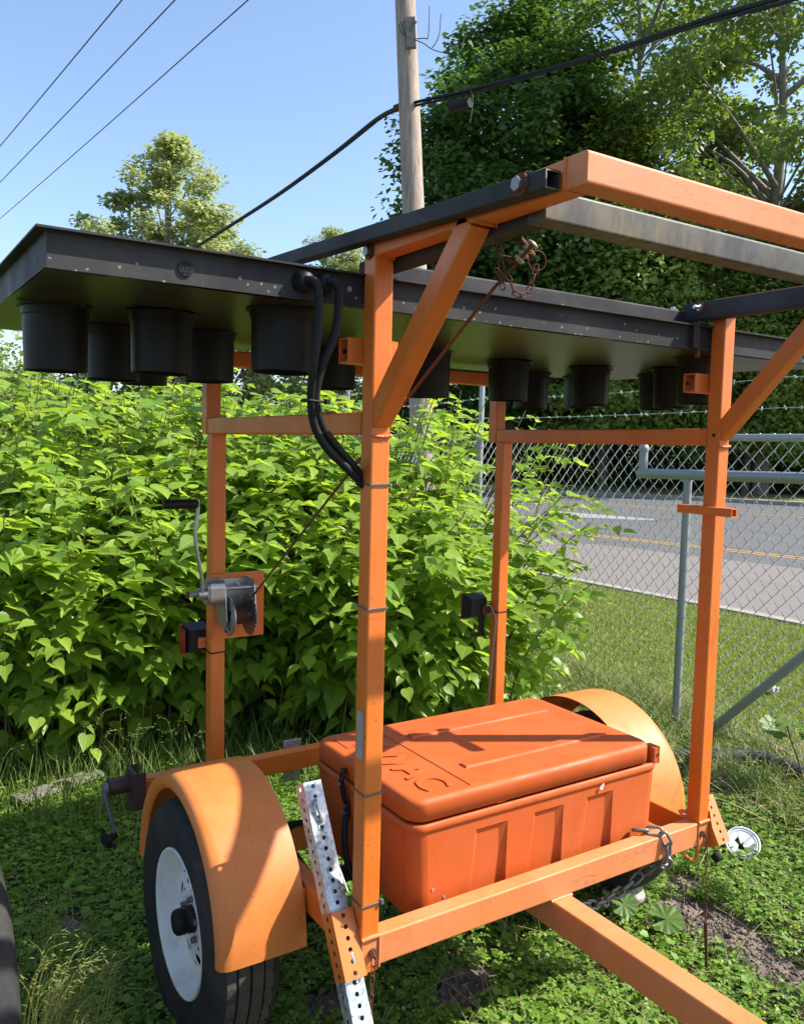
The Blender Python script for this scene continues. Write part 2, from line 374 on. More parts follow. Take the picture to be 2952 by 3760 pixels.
def nrm(a): return a/np.maximum(np.linalg.norm(a, axis=-1, keepdims=True), 1e-9)
def cloud_arrays(P, T, N, S, tv, tf):
    T = nrm(T); B = nrm(np.cross(N, T)); N = np.cross(T, B)
    S = S[:, None, None]
    V = P[:, None, :]+S*(tv[None, :, 0:1]*T[:, None, :]+tv[None, :, 1:2]*B[:, None, :]+tv[None, :, 2:3]*N[:, None, :])
    m = len(tv); F = (tf[None, :, :]+(np.arange(len(P))*m)[:, None, None]).reshape(-1, tf.shape[1])
    return V.reshape(-1, 3), F

# leaf templates: x along the midrib, y across, z up
KL = [(0.02, 0, 0), (0.25, 0, -0.012), (0.5, 0, -0.025), (0.75, 0, -0.055), (1.02, 0, -0.13)]
KR = [(-0.045, 0.16, 0.035), (0.035, 0.32, 0.065), (0.25, 0.41, 0.080), (0.5, 0.35, 0.055), (0.75, 0.165, -0.015)]
KV = np.array(KL+KR+[(x, -y, z) for x, y, z in KR])
KF = [(0, 1, 6, 5)]
KF = np.array([(0, 6, 5), (0, 1, 6), (1, 7, 6), (1, 2, 7), (2, 8, 7), (2, 3, 8), (3, 9, 8), (3, 4, 9)])
KF = np.vstack([KF, np.array([(0, 10, 11), (0, 11, 1), (1, 11, 12), (1, 12, 2), (2, 12, 13), (2, 13, 3), (3, 13, 14), (3, 14, 4)])])
KVS = [KV, KV*np.array([1, .84, 1.5])+np.outer(KV[:, 0]**2, [0, .05, -.06]), KV*np.array([1, 1.08, .7])+np.outer(KV[:, 0]**2, [0, -.06, -.10]), KV*np.array([1, .94, 2.0])+np.outer(np.sin(KV[:, 0]*9)*np.abs(KV[:, 1]), [0, 0, .12])]
QV = np.array([(0, 0, 0), (0.5, 0.34, 0.06), (1, 0, -0.06), (0.45, -0.34, 0.06)]); QF = np.array([(0, 2, 1), (0, 3, 2)])

# ------------------------------------------------------------------ THE SIGN TRAILER (measured from the front beam's left front top corner)
TW = 1.3081; T = 0.0508
trailer = thing('sign_trailer', (0.6, 0.55, 0), 'orange steel two-wheeled trailer frame carrying a folded black warning board', 'trailer')
MB().bar(0, TW, 0, 0.0503, -0.0772, 0, 0).build('front_beam', M_PINK, trailer)
MB().bar(-0.215, TW, 1.204, 1.254, -0.0745, 0, 0).build('rear_beam', M_ORANGE, trailer)
for x in (0, TW-T):
    MB().bar(x, x+T, 0.0505, 1.2035, -0.076, -0.0012, 1).build('side_rail', M_ORANGE, trailer)
MB().bar(T, TW-T, 0.62, 0.67, -0.079, -0.003, 0).build('cross_member', M_ORANGE, trailer)
MB().bar(0.6226, 0.694, -1.45, 1.203, -0.1625, -0.078, 1, 0.006).build('tongue', M_PINK, trailer)
b = MB(); b.path([(0.618, -0.003, -0.078), (0.66, -0.003, -0.0765), (0.697, -0.003, -0.078)], 0.005, 8); b.build('weld_bead', M_PINK, trailer)
MB().cyl((-0.1, 0.638, -0.207), (TW+0.1, 0.638, -0.207), 0.027, n=16).build('axle', M_DARK, trailer)
for x in (0.025, TW-0.025):
    b = MB()
    for k in range(4):
        pts = [(x, 0.638-(0.34-0.07*k)*s_, -0.11-0.06*(1-(s_*(1-0.2*k))**2)-0.007*k) for s_ in np.linspace(-1, 1, 9)]
        for i in range(8): b.rect(pts[i], pts[i+1], 0.044, 0.006, r=0.001, n=1)
    b.build('leaf_spring', M_DARK, trailer)
for x in (0, TW-T):
    MB().bar(x, x+T, 0.0015, T, -0.088, 1.62, 2).build('front_post', M_ORANGE, trailer)
    MB().bar(x, x+T, 1.043, 1.043+T, -0.002, 1.217, 2).build('rear_post', M_ORANGE, trailer)
    MB().bar(x, x+T, 1.0945, 1.0945+T, 1.217, 1.505, 2).build('upper_rear_post', M_ORANGE, trailer)
    MB().bar(x, x+T, T+0.001, 1.094, 1.2175, 1.2705, 1).build('side_rail_brace', M_ORANGE, trailer)
    MB().bar(x+0.001, x+T-0.001, -0.6045, T-0.001, 1.6205, 1.673, 1).build('top_arm', M_ORANGE, trailer)
    MB().rect((x+T/2, 0.012, 1.253), (x+T/2, -0.333, 1.632), T-0.002, T, (0, 1, 1), 0.006).build('diagonal_brace', M_ORANGE, trailer)
MB().bar(0, TW, -0.656, -0.605, 1.6205, 1.673, 0).build('top_front_beam', M_PINK, trailer)
MB().bar(T+0.002, TW-T-0.002, 1.0945, 1.1445, 1.452, 1.504, 0).build('top_rear_beam', M_ORANGE, trailer)
for x0, x1 in ((0.001, T), (TW-T, TW-0.001)):      # weld beads where the posts meet the beam
    b = MB(); b.path([(x0, -0.001, 0.0), ((x0+x1)/2, -0.003, 0.003), (x1, -0.001, 0.001)], 0.0055, 8)
    b.path([(x1 if x0 < 0.5 else x0, -0.0005, 0), (x1 if x0 < 0.5 else x0, -0.001, -0.08)], 0.0035, 6); b.build('weld_bead', M_PINK, trailer)

def weld(par, pts, r=0.0045):
    P = smooth_pts(pts, 9); MB().path(P, [r*random.uniform(.75, 1.3) for _ in P], 6).build('weld_bead', M_ORANGE, par)
for x in (0, TW-T):
    weld(trailer, [(x-.001, 0.0, 1.2165), (x+T/2, -0.002, 1.214), (x+T+.001, 0.0, 1.2165)]); weld(trailer, [(x, 0.001, 1.2165), (x-.0005, 0.001, 1.25), (x, 0.001, 1.29)], .0035)
    weld(trailer, [(x-.001, 0.052, 1.2175), (x-.001, 0.052, 1.24), (x-.001, 0.052, 1.2705)], .0032); weld(trailer, [(x+.001, 1.042, 1.217), (x+T/2, 1.0415, 1.2172), (x+T-.001, 1.042, 1.217)], .0035)
    weld(trailer, [(x-.0005, 1.0945, 1.2175), (x-.0005, 1.0945, 1.27)], .0028); weld(trailer, [(x+.001, -0.292, 1.6205), (x+T/2, -0.29, 1.619), (x+T-.001, -0.292, 1.6205)], .0042)
    weld(trailer, [(x+.0005, -0.3665, 1.6205), (x+T/2, -0.369, 1.6195), (x+T-.0005, -0.3665, 1.6205)], .0042); weld(trailer, [(x, 0.0, 1.6205), (x+T/2, -0.001, 1.62), (x+T, 0.0, 1.6205)], .0035)
weld(trailer, [(-.0012, -0.6047, 1.621), (-.0014, -0.6047, 1.65), (-.0012, -0.6047, 1.673)], .003)
# board rest brackets and the short open tube on the right post
def open_tube(b, x0, x1, y0, y1, z0, z1, ax, t=0.004):
    lo, hi = [x0, y0, z0], [x1, y1, z1]
    for d in [i for i in (0, 1, 2) if i != ax]:
        for sgn in (0, 1):
            a, c = list(lo), list(hi)
            e = [i for i in (0, 1, 2) if i not in (ax, d)][0]
            if d == max(i for i in (0, 1, 2) if i != ax): a[e] += t; c[e] -= t
            if sgn == 0: c[d] = a[d]+t
            else: a[d] = c[d]-t
            b.box(a[0], c[0], a[1], c[1], a[2], c[2])
for x0, x1 in ((-0.037, 0.099), (1.195, 1.345)):
    b = MB(); open_tube(b, x0, x1, 0.053, 0.098, 1.383, 1.441, 0); o = b.build('board_rest', M_ORANGE, trailer)
    b = MB(); b.cyl((x0+0.013, 0.0915, 1.412), (x0+0.013, 0.0935, 1.412), 0.006, n=12); b.build('bolt_hole', M_DARK, o)
b = MB(); open_tube(b, 1.2305, 1.2565, -0.076, 0.126, 1.0, 1.0265, 1, 0.003); b.build('tube_stub', M_ORANGE, trailer)
MB().cyl((1.2565, 0.022, 1.25), (1.2558, 0.022, 1.25), 0.006, n=14).build('bolt_hole', M_DARK, trailer)

# cable ties, sticker
for z, m in ((1.103, M_GREYTIE), (0.811, M_GREYTIE), (0.361, M_GREYTIE), (0.085, M_GREYTIE)):
    b = MB(); e = 0.0015
    pts = [(-e, T+e, z+0.002), (-e, -e, z-0.001), (T+e, -e, z), (T+e, T+e, z)]
    for i in range(4): b.rect(pts[i], pts[(i+1) % 4], 0.0022, 0.005, r=0.0008, n=1)
    if z < 0.1: b.box(T, T+0.008, -0.006, 0.004, z-0.005, z+0.006)
    b.build('cable_tie', m, trailer)
for (x, y, z) in ((0, 1.043, 0.47), (TW-T, 1.043, 0.50)):
    b = MB(); e = 0.0015; pts = [(x-e, y+T+e, z+0.003), (x-e, y-e, z), (x+T+e, y-e, z+0.002), (x+T+e, y+T+e, z+0.003)]
    for i in range(4): b.rect(pts[i], pts[(i+1) % 4], 0.002, 0.005, r=0.0008, n=1)
    b.build('cable_tie', M_CABLE, trailer)
MB().box(-0.0012, -0.0004, 0.010, 0.040, 0.445, 0.561).build('sticker', M_STICK, trailer)
b = MB(); b.box(-0.0022, -0.0004, 0.075, 0.165, -0.072, -0.008); pl = b.build('rating_plate', M_STICK, trailer)
b = MB(); b.box(-0.0030, -0.0023, 0.082, 0.158, -0.024, -0.012)
for k in range(4): b.box(-0.0030, -0.0023, 0.084, 0.15-0.012*(k % 2), -0.034-0.009*k, -0.031-0.009*k)
b.build('print', M_DARK, pl)

# ---- fenders and wheels
def wheel_set(mx):
    """mx maps x measured on the left side to the real side"""
    cy, cz = 0.646, -0.150; WY, WZ, K = 0.638, -0.207, 1.0195
    prof = [(-0.268, 0.326), (-0.277, 0.331), (-0.281, 0.342), (-0.280, 0.354), (-0.274, 0.365), (-0.262, 0.372), (-0.245, 0.3745), (-0.17, 0.376), (-0.09, 0.376), (-0.036, 0.375)]
    b = MB(); n = 40
    for sgn, dr in ((1, 0.0), (-1, -0.004)):
        v = []; 
        for k in range(n+1):
            a = math.radians(-1+(182.0)*k/n)
            for (x, r) in prof: v.append((mx(x+(0.003 if dr and x < -0.26 else 0)), cy-(r+dr)*math.cos(a), cz+(r+dr)*math.sin(a)))
        m = len(prof); b.add(v, [(k*m+j, k*m+j+1, (k+1)*m+j+1, (k+1)*m+j) for k in range(n) for j in range(m-1)], True)
    fd = b.build('fender', M_FENDER, trailer)
    for y in (cy-0.33, cy, cy+0.33): MB().box(min(mx(-0.0355), mx(-0.0282)), max(mx(-0.0355), mx(-0.0282)), y-0.02, y+0.02, -0.07, 0.0-0.01).build('fender_bracket', M_ORANGE, fd)
    wc = (0, WY, WZ)
    whl = MB().cyl((mx(-0.10), *wc[1:]), (mx(-0.20), *wc[1:]), 0.05, n=20).build('wheel', M_DARK, trailer)
    prof = [(-0.262, 0.200), (-0.274, 0.215), (-0.284, 0.245), (-0.287, 0.275), (-0.282, 0.305), (-0.272, 0.322), (-0.262, 0.332), (-0.250, 0.337)]
    t = MB(); t.lathe([(mx(x), r*K) for x, r in prof], (0, WY, WZ), (1, 0, 0), 72)
    inner = [(-0.371-x, r) for x, r in reversed(prof)]
    t.lathe([(mx(x), r*K) for x, r in inner], (0, WY, WZ), (1, 0, 0), 72)
    for (sx, r) in ((-0.2848, 0.262), (-0.2815, 0.300)): t.torus((mx(sx), WY, WZ), (1, 0, 0), r*K, 0.0018, 72, 4)
    ty = t.build('tyre', M_RUBBER, whl)
    td = MB(); n = 72; xs = [-0.250, -0.2315, -0.2275, -0.2075, -0.2035, -0.1865, -0.1845, -0.1675, -0.1635, -0.1435, -0.1395, -0.121]
    rs = [0.337, 0.340, 0.331, 0.331, 0.341, 0.341, 0.341, 0.341, 0.331, 0.331, 0.340, 0.337]
    xs = [-0.250, -0.226, -0.2255, -0.2205, -0.220, -0.189, -0.1885, -0.1825, -0.182, -0.151, -0.1505, -0.1455, -0.145, -0.121]
    rs = [0.337, 0.341, 0.331, 0.331, 0.3415, 0.342, 0.331, 0.331, 0.342, 0.3415, 0.331, 0.331, 0.341, 0.337]
    N = 144; v = []
    for k in range(N):
        a = 2*PI*k/N; sh = -0.004 if k % 4 == 0 else 0.0
        for j, (x, r) in enumerate(zip(xs, rs)):
            rr = r*K+(sh if (j in (0, 1, 12, 13) and k % 4 == 0) else 0)
            v.append((mx(x), WY+rr*math.cos(a), WZ+rr*math.sin(a)))
    m = len(xs); td.add(v, [(k*m+j, k*m+j+1, ((k+1) % N)*m+j+1, ((k+1) % N)*m+j) for k in range(N) for j in range(m-1)])
    td.build('tread', M_TREAD, whl)
    r_ = MB(); prof = [(-0.262, 0.192), (-0.270, 0.196), (-0.272, 0.201), (-0.268, 0.2045), (-0.262, 0.203)]
    prof = [(-0.262, 0.203), (-0.268, 0.2055), (-0.273, 0.203), (-0.272, 0.198), (-0.262, 0.194), (-0.240, 0.190), (-0.232, 0.180), (-0.222, 0.176), (-0.214, 0.170), (-0.213, 0.150), (-0.215, 0.1402)]
    r_.lathe([(mx(x), r*K) for x, r in prof], (0, WY, WZ), (1, 0, 0), 64)
    nh = 8
    for k in range(nh):
        a0, a1 = 2*PI*k/nh, 2*PI*(k+1)/nh
        def fn(u, w):
            r = 0.083+0.060*w; a = a0+(a1-a0)*u; x = -0.215-0.015*(1-w)
            return (mx(x), WY+r*math.cos(a), WZ+r*math.sin(a))
        cu = []; n = 16; o, i_ = [], []
        for q in range(n):
            an = 2*PI*(q+0.5)/n; c, s_ = math.cos(an), math.sin(an); mm = max(abs(c), abs(s_))
            o.append(fn(0.5+0.5*c/mm, 0.5+0.5*s_/mm)); i_.append(fn(0.5+0.19*c, 0.52+0.29*s_))
        r_.add(o+i_, [(q, (q+1) % n, n+(q+1) % n, n+q) for q in range(n)])
    r_.lathe([(mx(-0.230), 0.083), (mx(-0.231), 0.078), (mx(-0.226), 0.070), (mx(-0.226), 0.03)], (0, WY, WZ), (1, 0, 0), 40)
    rim = r_.build('rim', M_RIM, whl)
    MB().lathe([(mx(-0.185), 0.165), (mx(-0.184), 0.02)], (0, WY, WZ), (1, 0, 0), 24).build('brake_drum', M_DARK, whl)  # drum coloured near-black, painting in the shade seen through the rim holes
    h = MB(); h.lathe([(mx(-0.215), 0.040), (mx(-0.245), 0.038), (mx(-0.248), 0.032), (mx(-0.250), 0.032), (mx(-0.254), 0.038), (mx(-0.276), 0.036), (mx(-0.282), 0.029), (mx(-0.283), 0.001)], (0, WY, WZ), (1, 0, 0), 24)
    h.build('hub', M_HOOD, whl)
    for k in range(5):
        a = 2*PI*k/5+0.3; y, z = WY+0.058*math.cos(a), WZ+0.058*math.sin(a)
        MB().cyl((mx(-0.222), y, z), (mx(-0.242), y, z), 0.010, 0.009, n=6, smooth=False).build('lug_nut', M_DSTEEL, whl)
wheel_set(lambda x: x+0.027)
wheel_set(lambda x: TW-0.027-x)

# ---- perforated outriggers: sleeve welded to the post, galvanised leg through it, both leaning forward
LD = Vector((0, -0.505, -0.863)).normalized(); LN = Vector((0, -0.863, 0.505)).normalized()    # along the leg (down), front face normal
def perforated(b, origin, length, w, pitch=0.0254, r=0.0056, x0=0.0):
    nrow = int(length/pitch); L0 = (length-nrow*pitch)/2
    o = Vector(origin); faces = [(Vector((1, 0, 0)), LN*0, 0), (LN*-1, Vector((1, 0, 0))*w, 1), (Vector((1, 0, 0)), LN*-w, 2), (LN*-1, Vector((0, 0, 0)), 3)]
    for (u, d, k) in faces:
        for i in range(nrow):
            fn = lambda uu, ww, u=u, d=d: tuple(o+d+u*uu+LD*ww)
            b.holecell(fn, 0, w, L0+i*pitch, L0+(i+1)*pitch, r)
    return b
def pin_and_cord(parent, x, s, lead):
    """bent locking pin on the front face, s metres along the leg, with its lanyard"""
    o = Vector((x, 0.2185, 0.3395))+LD*s
    pts = smooth_pts([o-LN*0.01, o+LN*0.010, o+LN*0.014+LD*0.012, o+LN*0.010+LD*0.045+Vector((0.004, 0, 0)), o+LN*0.004+LD*0.052+Vector((0.004, 0, 0))], 6)
    p_ = MB().path(pts, 0.0046, 10).build('locking_pin', M_STEEL, parent)
    c = o+LD*0.060+LN*0.006+Vector((0.003, 0, 0)); g = MB().torus(c, (1, 0.4, 0), 0.009, 0.0014, 16, 5)
    cord = smooth_pts([c+LD*0.008]+[Vector(q) for q in lead], 8); g.path(cord, 0.0023, 6); g.cyl(cord[3], cord[6], 0.0034, n=8)
    g.build('lanyard', M_STEEL, p_)
for side in (0, 1):
    x0 = -0.0615 if side == 0 else TW+0.003
    if side == 0:
        leg = MB(); perforated(leg, (x0+0.004, 0.2155, 0.339), 1.09, 0.0505); lg = leg.build('outrigger_leg', M_GALV, trailer)
    sl = MB(); perforated(sl, (x0, 0.0405, 0.0695), 0.1545 if side == 0 else 0.170, 0.0585)
    e = sl.build('leg_sleeve', M_ORANGE if side == 0 else M_PINK, trailer)
    q0 = Vector((x0+0.02, 0.03, 0.01)); g = MB()
    g.add([(x0+0.0588, 0.0, 0.03), (x0+0.0588, 0.04, 0.03), (x0+0.0588, 0.03, -0.086), (x0+0.0588, -0.028, -0.086)] if side == 0 else
          [(x0-0.0005, 0.0, 0.03), (x0-0.0005, 0.06, 0.03), (x0-0.0005, 0.05, -0.086), (x0-0.0005, -0.028, -0.086)], [(0, 1, 2, 3)])
    g.build('gusset', M_ORANGE, trailer)
    if side == 0:
        pin_and_cord(lg, -0.036, 0.063, [(-0.026, 0.150, 0.20), (-0.004, 0.125, 0.148), (0.004, 0.075, 0.085)])
        pin_and_cord(lg, -0.030, 0.418, [(-0.034, -0.02, -0.10), (-0.040, -0.05, -0.17), (-0.040, -0.09, -0.26)])

# ---- swivel jack lying along the left end of the rear beam
jk = MB().cyl((-0.228, 1.222, -0.004), (-0.300, 1.222, -0.004), 0.030, n=24).build('jack', M_BROWN, trailer)
b = MB(); b.box(-0.228, -0.216, 1.165, 1.262, -0.085, 0.046); b.box(-0.2155, -0.185, 1.165, 1.170, -0.085, 0.046); b.box(-0.2155, -0.185, 1.257, 1.262, -0.085, 0.046); b.build('mount_bracket', M_BROWN, jk)
b = MB(); b.lathe([(0, 0.001), (0, 0.022), (-0.016, 0.022), (-0.016, 0.001)], (-0.306, 1.20, 0.0), (1, 0, 0), 20)
A, B_ = Vector((-0.318, 1.19, 0.0)), Vector((-0.286, 1.17, -0.158))
for k in range(6):
    t0, t1 = k/6, (k+1)/6; b.rect(A.lerp(B_, t0), A.lerp(B_, t1), 0.040-0.018*t0, 0.009, (1, -0.4, 0), 0.002, n=1)
b.build('crank_arm', M_JACKGREY, jk)
b = MB(); b.cyl((-0.286, 1.168, -0.153), (-0.312, 1.160, -0.160), 0.013, n=14); b.lathe([(0, 0.001), (0.0, 0.026), (-0.006, 0.030), (-0.016, 0.029), (-0.020, 0.018), (-0.020, 0.001)], (-0.312, 1.160, -0.160), (1, 0.3, 0.3), 6, False); b.build('crank_knob', M_HOOD, jk)
MB().box(-0.19, -0.06, 1.208, 1.25, 0.001, 0.006).build('fender_strap', M_PINK, trailer)

# ---- hand winch on the rear left post
wp = MB().box(0.001, 0.188, 1.0335, 1.0425, 0.520, 0.746).build('winch_plate', M_ORANGE, trailer)
fr = MB(); fr.box(0.017, 0.122, 1.026, 1.033, 0.600, 0.728)
for x in (0.014, 0.118):
    pr_ = [(1.033, 0.733), (1.033, 0.600), (0.985, 0.575), (0.945, 0.58), (0.935, 0.60), (0.945, 0.66), (0.955, 0.715), (0.975, 0.733)]
    v = [(x, y, z) for y, z in pr_]+[(x+0.004, y, z) for y, z in pr_]; n = len(pr_)
    fr.add(v, [tuple(range(n)), tuple(range(2*n-1, n-1, -1))]+[(i, n+i, n+(i+1) % n, (i+1) % n) for i in range(n)])
winch = fr.build('winch', M_STEEL, trailer)
b = MB(); b.rect((0.0135, 0.985, 0.695), (-0.036, 0.985, 0.695), 0.075, 0.092, (0, 0, 1), 0.030, n=6); b.rect((-0.036, 0.985, 0.695), (-0.042, 0.985, 0.695), 0.062, 0.080, (0, 0, 1), 0.026, n=6); b.build('gear_cover', M_STEEL, winch)
b = MB(); b.cyl((-0.042, 0.975, 0.692), (-0.072, 0.975, 0.692), 0.020, n=20); b.cyl((-0.072, 0.975, 0.692), (-0.100, 0.975, 0.692), 0.006, n=10)
for k in range(4): b.torus((-0.078-0.005*k, 0.975, 0.692), (1, 0, 0), 0.0075, 0.0013, 14, 5)
b.cyl((-0.010, 0.97, 0.705), (0.135, 0.97, 0.705), 0.0065, n=12); b.build('shaft', M_STEEL, winch)
MB().cyl((-0.100, 0.975, 0.692), (-0.109, 0.975, 0.692), 0.013, 0.010, n=6, smooth=False).build('rusty_nut', M_RUST, winch)
pts = smooth_pts([(-0.060, 0.962, 0.70), (-0.064, 0.955, 0.745), (-0.076, 0.95, 0.80), (-0.088, 0.95, 0.875), (-0.087, 0.95, 0.915), (-0.081, 0.95, 0.955), (-0.080, 0.95, 1.004)], 5); b = MB()
for i in range(len(pts)-1): b.rect(pts[i], pts[i+1]+(pts[i+1]-pts[i])*0.05, 0.007, 0.020, (0, 1, 0), 0.0015, n=1)
b.build('crank_arm', M_STEEL, winch)
b = MB(); b.lathe([(0, 0.001), (0, 0.0135), (0.01, 0.0150), (0.105, 0.0155), (0.112, 0.0145), (0.112, 0.012), (0.112, 0.001)], (-0.0805, 0.95, 0.992), (-1, 0, 0), 18)
for k in range(7): b.torus((-0.092-0.014*k, 0.95, 0.992), (1, 0, 0), 0.0152, 0.0012, 18, 4)
b.build('handle_grip', M_HOOD, winch)
b = MB(); b.cyl((0.026, 0.955, 0.614), (0.098, 0.955, 0.614), 0.020, n=24); b.build('drum', M_DSTEEL, winch)
for x, r, nm in ((0.026, 0.066, 'drum_flange'), (0.098, 0.070, 'drum_gear')):
    b = MB(); n = 96 if nm == 'drum_gear' else 48; v = []
    for xx in (x, x+0.004):
        for k in range(n):
            rr = r-(0.004 if (nm == 'drum_gear' and k % 4 < 2) else 0); a = 2*PI*k/n; v.append((xx, 0.955+rr*math.cos(a), 0.614+rr*math.sin(a)))
    b.add(v, [tuple(range(n)), tuple(range(2*n-1, n-1, -1))]+[(k, n+k, n+(k+1) % n, (k+1) % n) for k in range(n)])
    o = b.build(nm, M_STEEL if nm == 'drum_flange' else M_DSTEEL, winch)
    if nm == 'drum_flange': fl = o
b = MB()
for k in range(5): b.torus((0.045+0.009*k, 0.955, 0.614), (1, 0.1, 0), 0.026, 0.0045, 22, 6)
b.build('wound_cable', M_RUST, winch)
for (y, z) in ((0.975, 0.56), (0.94, 0.575), (0.985, 0.60), (0.93, 0.63)):
    b = MB(); b.cyl((0.0255, y, z), (0.0250, y, z), 0.006, n=10); b.build('hole', M_DARK, winch)
for x, z in ((0.085, 0.708), (0.030, 0.592)):
    b = MB(); b.cyl((x, 1.0255, z), (x, 1.0235, z), 0.013, n=16); b.cyl((x, 1.0235, z), (x, 1.014, z), 0.009, n=6, smooth=False); b.cyl((x, 1.014, z), (x, 1.006, z), 0.005, n=10); b.build('bolt', M_STEEL, winch)
MB().path([(0.088, 0.955, 0.646), (0.100, -0.30, 1.515), (0.112, -0.405, 1.588)], 0.0036, 8).build('winch_cable', M_RUST, trailer)

# ---- tail lights
def tail(x0, x1, y0, y1, z0, z1, back):
    b = MB(); v = [(x0, y1, z0), (x0, y1, z1), (x1, y1, z0), (x1, y1, z1), (x0+0.012, y0, z0+0.018), (x0+0.012, y0, z1-0.018), (x1-0.012, y0, z0+0.018), (x1-0.012, y0, z1-0.018)]
    b.add(v, [(0, 1, 3, 2), (4, 6, 7, 5), (0, 4, 5, 1), (2, 3, 7, 6), (0, 2, 6, 4), (1, 5, 7, 3)])
    return b.build('tail_light', M_HOOD, trailer)
t_ = tail(-0.066, 0.014, 1.095, 1.150, 0.455, 0.562, 0)
b = MB(); b.box(-0.069, 0.012, 1.1505, 1.168, 0.453, 0.555); b.box(-0.0700, -0.0665, 1.112, 1.1500, 0.458, 0.545); b.build('lens', M_RED, t_)
b = MB(); b.box(-0.028, -0.0012, 1.088, 1.094, 0.482, 0.518); b.cyl((-0.012, 1.088, 0.500), (-0.012, 1.080, 0.500), 0.006, n=6, smooth=False); b.build('mount_tab', M_ORANGE, t_)
t_ = tail(1.148, 1.252, 1.098, 1.150, 0.463, 0.572, 0)
b = MB(); b.box(1.150, 1.25, 1.1505, 1.160, 0.463, 0.570); b.build('lens', M_RED, t_)
b = MB(); b.box(1.214, 1.2555, 1.090, 1.0965, 0.487, 0.520); b.build('mount_tab', M_RUST, t_)
MB().box(1.205, 1.232, 1.100, 1.106, 0.410, 0.49).build('plate_bracket', M_HOOD, trailer)
MB().box(1.165, 1.235, 1.100, 1.106, 0.392, 0.4095).build('plate_bracket', M_HOOD, trailer)
MB().box(1.31, 1.33, 1.100, 1.106, 0.385, 0.412).build('plate_bracket', M_HOOD, trailer)
MB().path(smooth_pts([(1.248, 1.09, 0.53), (1.252, 1.065, 0.50), (1.2555, 1.052, 0.47), (1.2545, 1.055, 0.40), (1.250, 1.062, 0.25), (1.247, 1.07, 0.10), (1.249, 1.08, 0.0)], 8), 0.0042, 8).build('light_wire', M_WIRE, trailer)
b = MB(); b.path(smooth_pts([(0.057, 0.085, -0.02), (0.061, 0.30, -0.05), (0.060, 0.60, 0.005), (0.20, 0.615, 0.008), (0.25, 0.60, 0.01)], 8), 0.010, 8); b.path(smooth_pts([(0.065, 0.085, -0.03), (0.075, 0.30, -0.06), (0.085, 0.60, 0.0), (0.24, 0.605, 0.02)], 8), 0.008, 8); b.build('wiring_loom', M_CABLE, trailer)
b = MB(); b.rect((0.425, 1.285, -0.15), (0.425, 1.285, 0.018), 0.075, 0.006, (0, 1, 0), 0.002, n=1); b.build('stabiliser_foot_plate', M_GALV, trailer)
b = MB(); b.path(smooth_pts([(1.19, 0.02, -0.079), (1.195, 0.02, -0.082), (1.245, 0.012, -0.125), (1.262, 0.006, -0.122), (1.263, 0.006, -0.079)], 6), 0.0055, 8); b.build('chain_hook', M_ORANGE, trailer)
b = MB(); b.cyl((1.375, 0.02, -0.14), (1.375, 0.00, -0.155), 0.016, n=14); b.build('leg_plug', M_DARK, trailer)

# ---- the folded arrow board with its lamp hoods, frame and cables
BX0, BX1, BY0, BY1 = -0.6832, 1.985, 0.062, 1.275
def tilt(b): b.v = [(x, y, z+0.015*(y-0.062)) for x, y, z in b.v]; return b
b = MB(); t = 0.004
b.box(BX0, BX1, BY0, BY0+t, 1.5165, 1.5825); b.box(BX0, BX1, BY1-t, BY1, 1.5165, 1.5825); b.box(BX0, BX0+t, BY0+t, BY1-t, 1.5165, 1.5825); b.box(BX1-t, BX1, BY0+t, BY1-t, 1.5165, 1.5825)
L_ = 0.021                                                   # top lips, front and ends; small bottom lip
b.box(BX0-L_, BX1+L_, BY0-L_, BY0+0.03, 1.5828, 1.5872); b.box(BX0-L_, BX0+0.03, BY0+0.0302, BY1+L_, 1.5828, 1.5872); b.box(BX1-0.03, BX1+L_, BY0+0.0302, BY1+L_, 1.5828, 1.5872); b.box(BX0+0.031, BX1-0.031, BY1-0.02, BY1+L_, 1.5828, 1.5872)
b.box(BX0-0.004, BX1+0.004, BY0-0.006, BY0+0.02, 1.5125, 1.5162)
board = tilt(b).build('arrow_board', M_BOARD, trailer)
nx, ny = 40, 16; v = []
for i in range(nx+1):
    for j in range(ny+1):
        x = BX0+(BX1-BX0)*i/nx; y = BY0-0.004+(BY1-BY0+0.008)*j/ny
        w = 0.0030*math.sin(x*7.1+0.6)*(1-j/ny)**2+0.004*math.sin(x*3.0+y*5.0)*math.sin(PI*j/ny)
        v.append((x, y, 1.5118+w+0.015*(y-0.062)))
MB().add(v, [(i*(ny+1)+j, i*(ny+1)+j+1, (i+1)*(ny+1)+j+1, (i+1)*(ny+1)+j) for i in range(nx) for j in range(ny)], True).build('face_panel', M_UNDER, board)
tilt(MB().box(BX0+0.005, BX1-0.005, BY0+0.035, BY1-0.005, 1.577, 1.5815)).build('back_panel', M_BLACK, board)
hp = MB()
for q in ([(0.0015, 0.0895), (0.0, 0.0905), (-0.0015, 0.0895), (-0.002, 0.0805)], [(-0.002, 0.0805), (-0.020, 0.0795)], [(-0.020, 0.0795), (-0.0212, 0.0765)], [(-0.0212, 0.0765), (-0.150, 0.0742)], [(-0.150, 0.0742), (-0.1515, 0.0737), (-0.1515, 0.0718), (-0.150, 0.0710)], [(-0.150, 0.0705), (-0.006, 0.073)], [(-0.006, 0.073), (-0.008, 0.001)]):
    hp.lathe(q, (0, 0, 0), (0, 0, 1), 48)
hood0 = None
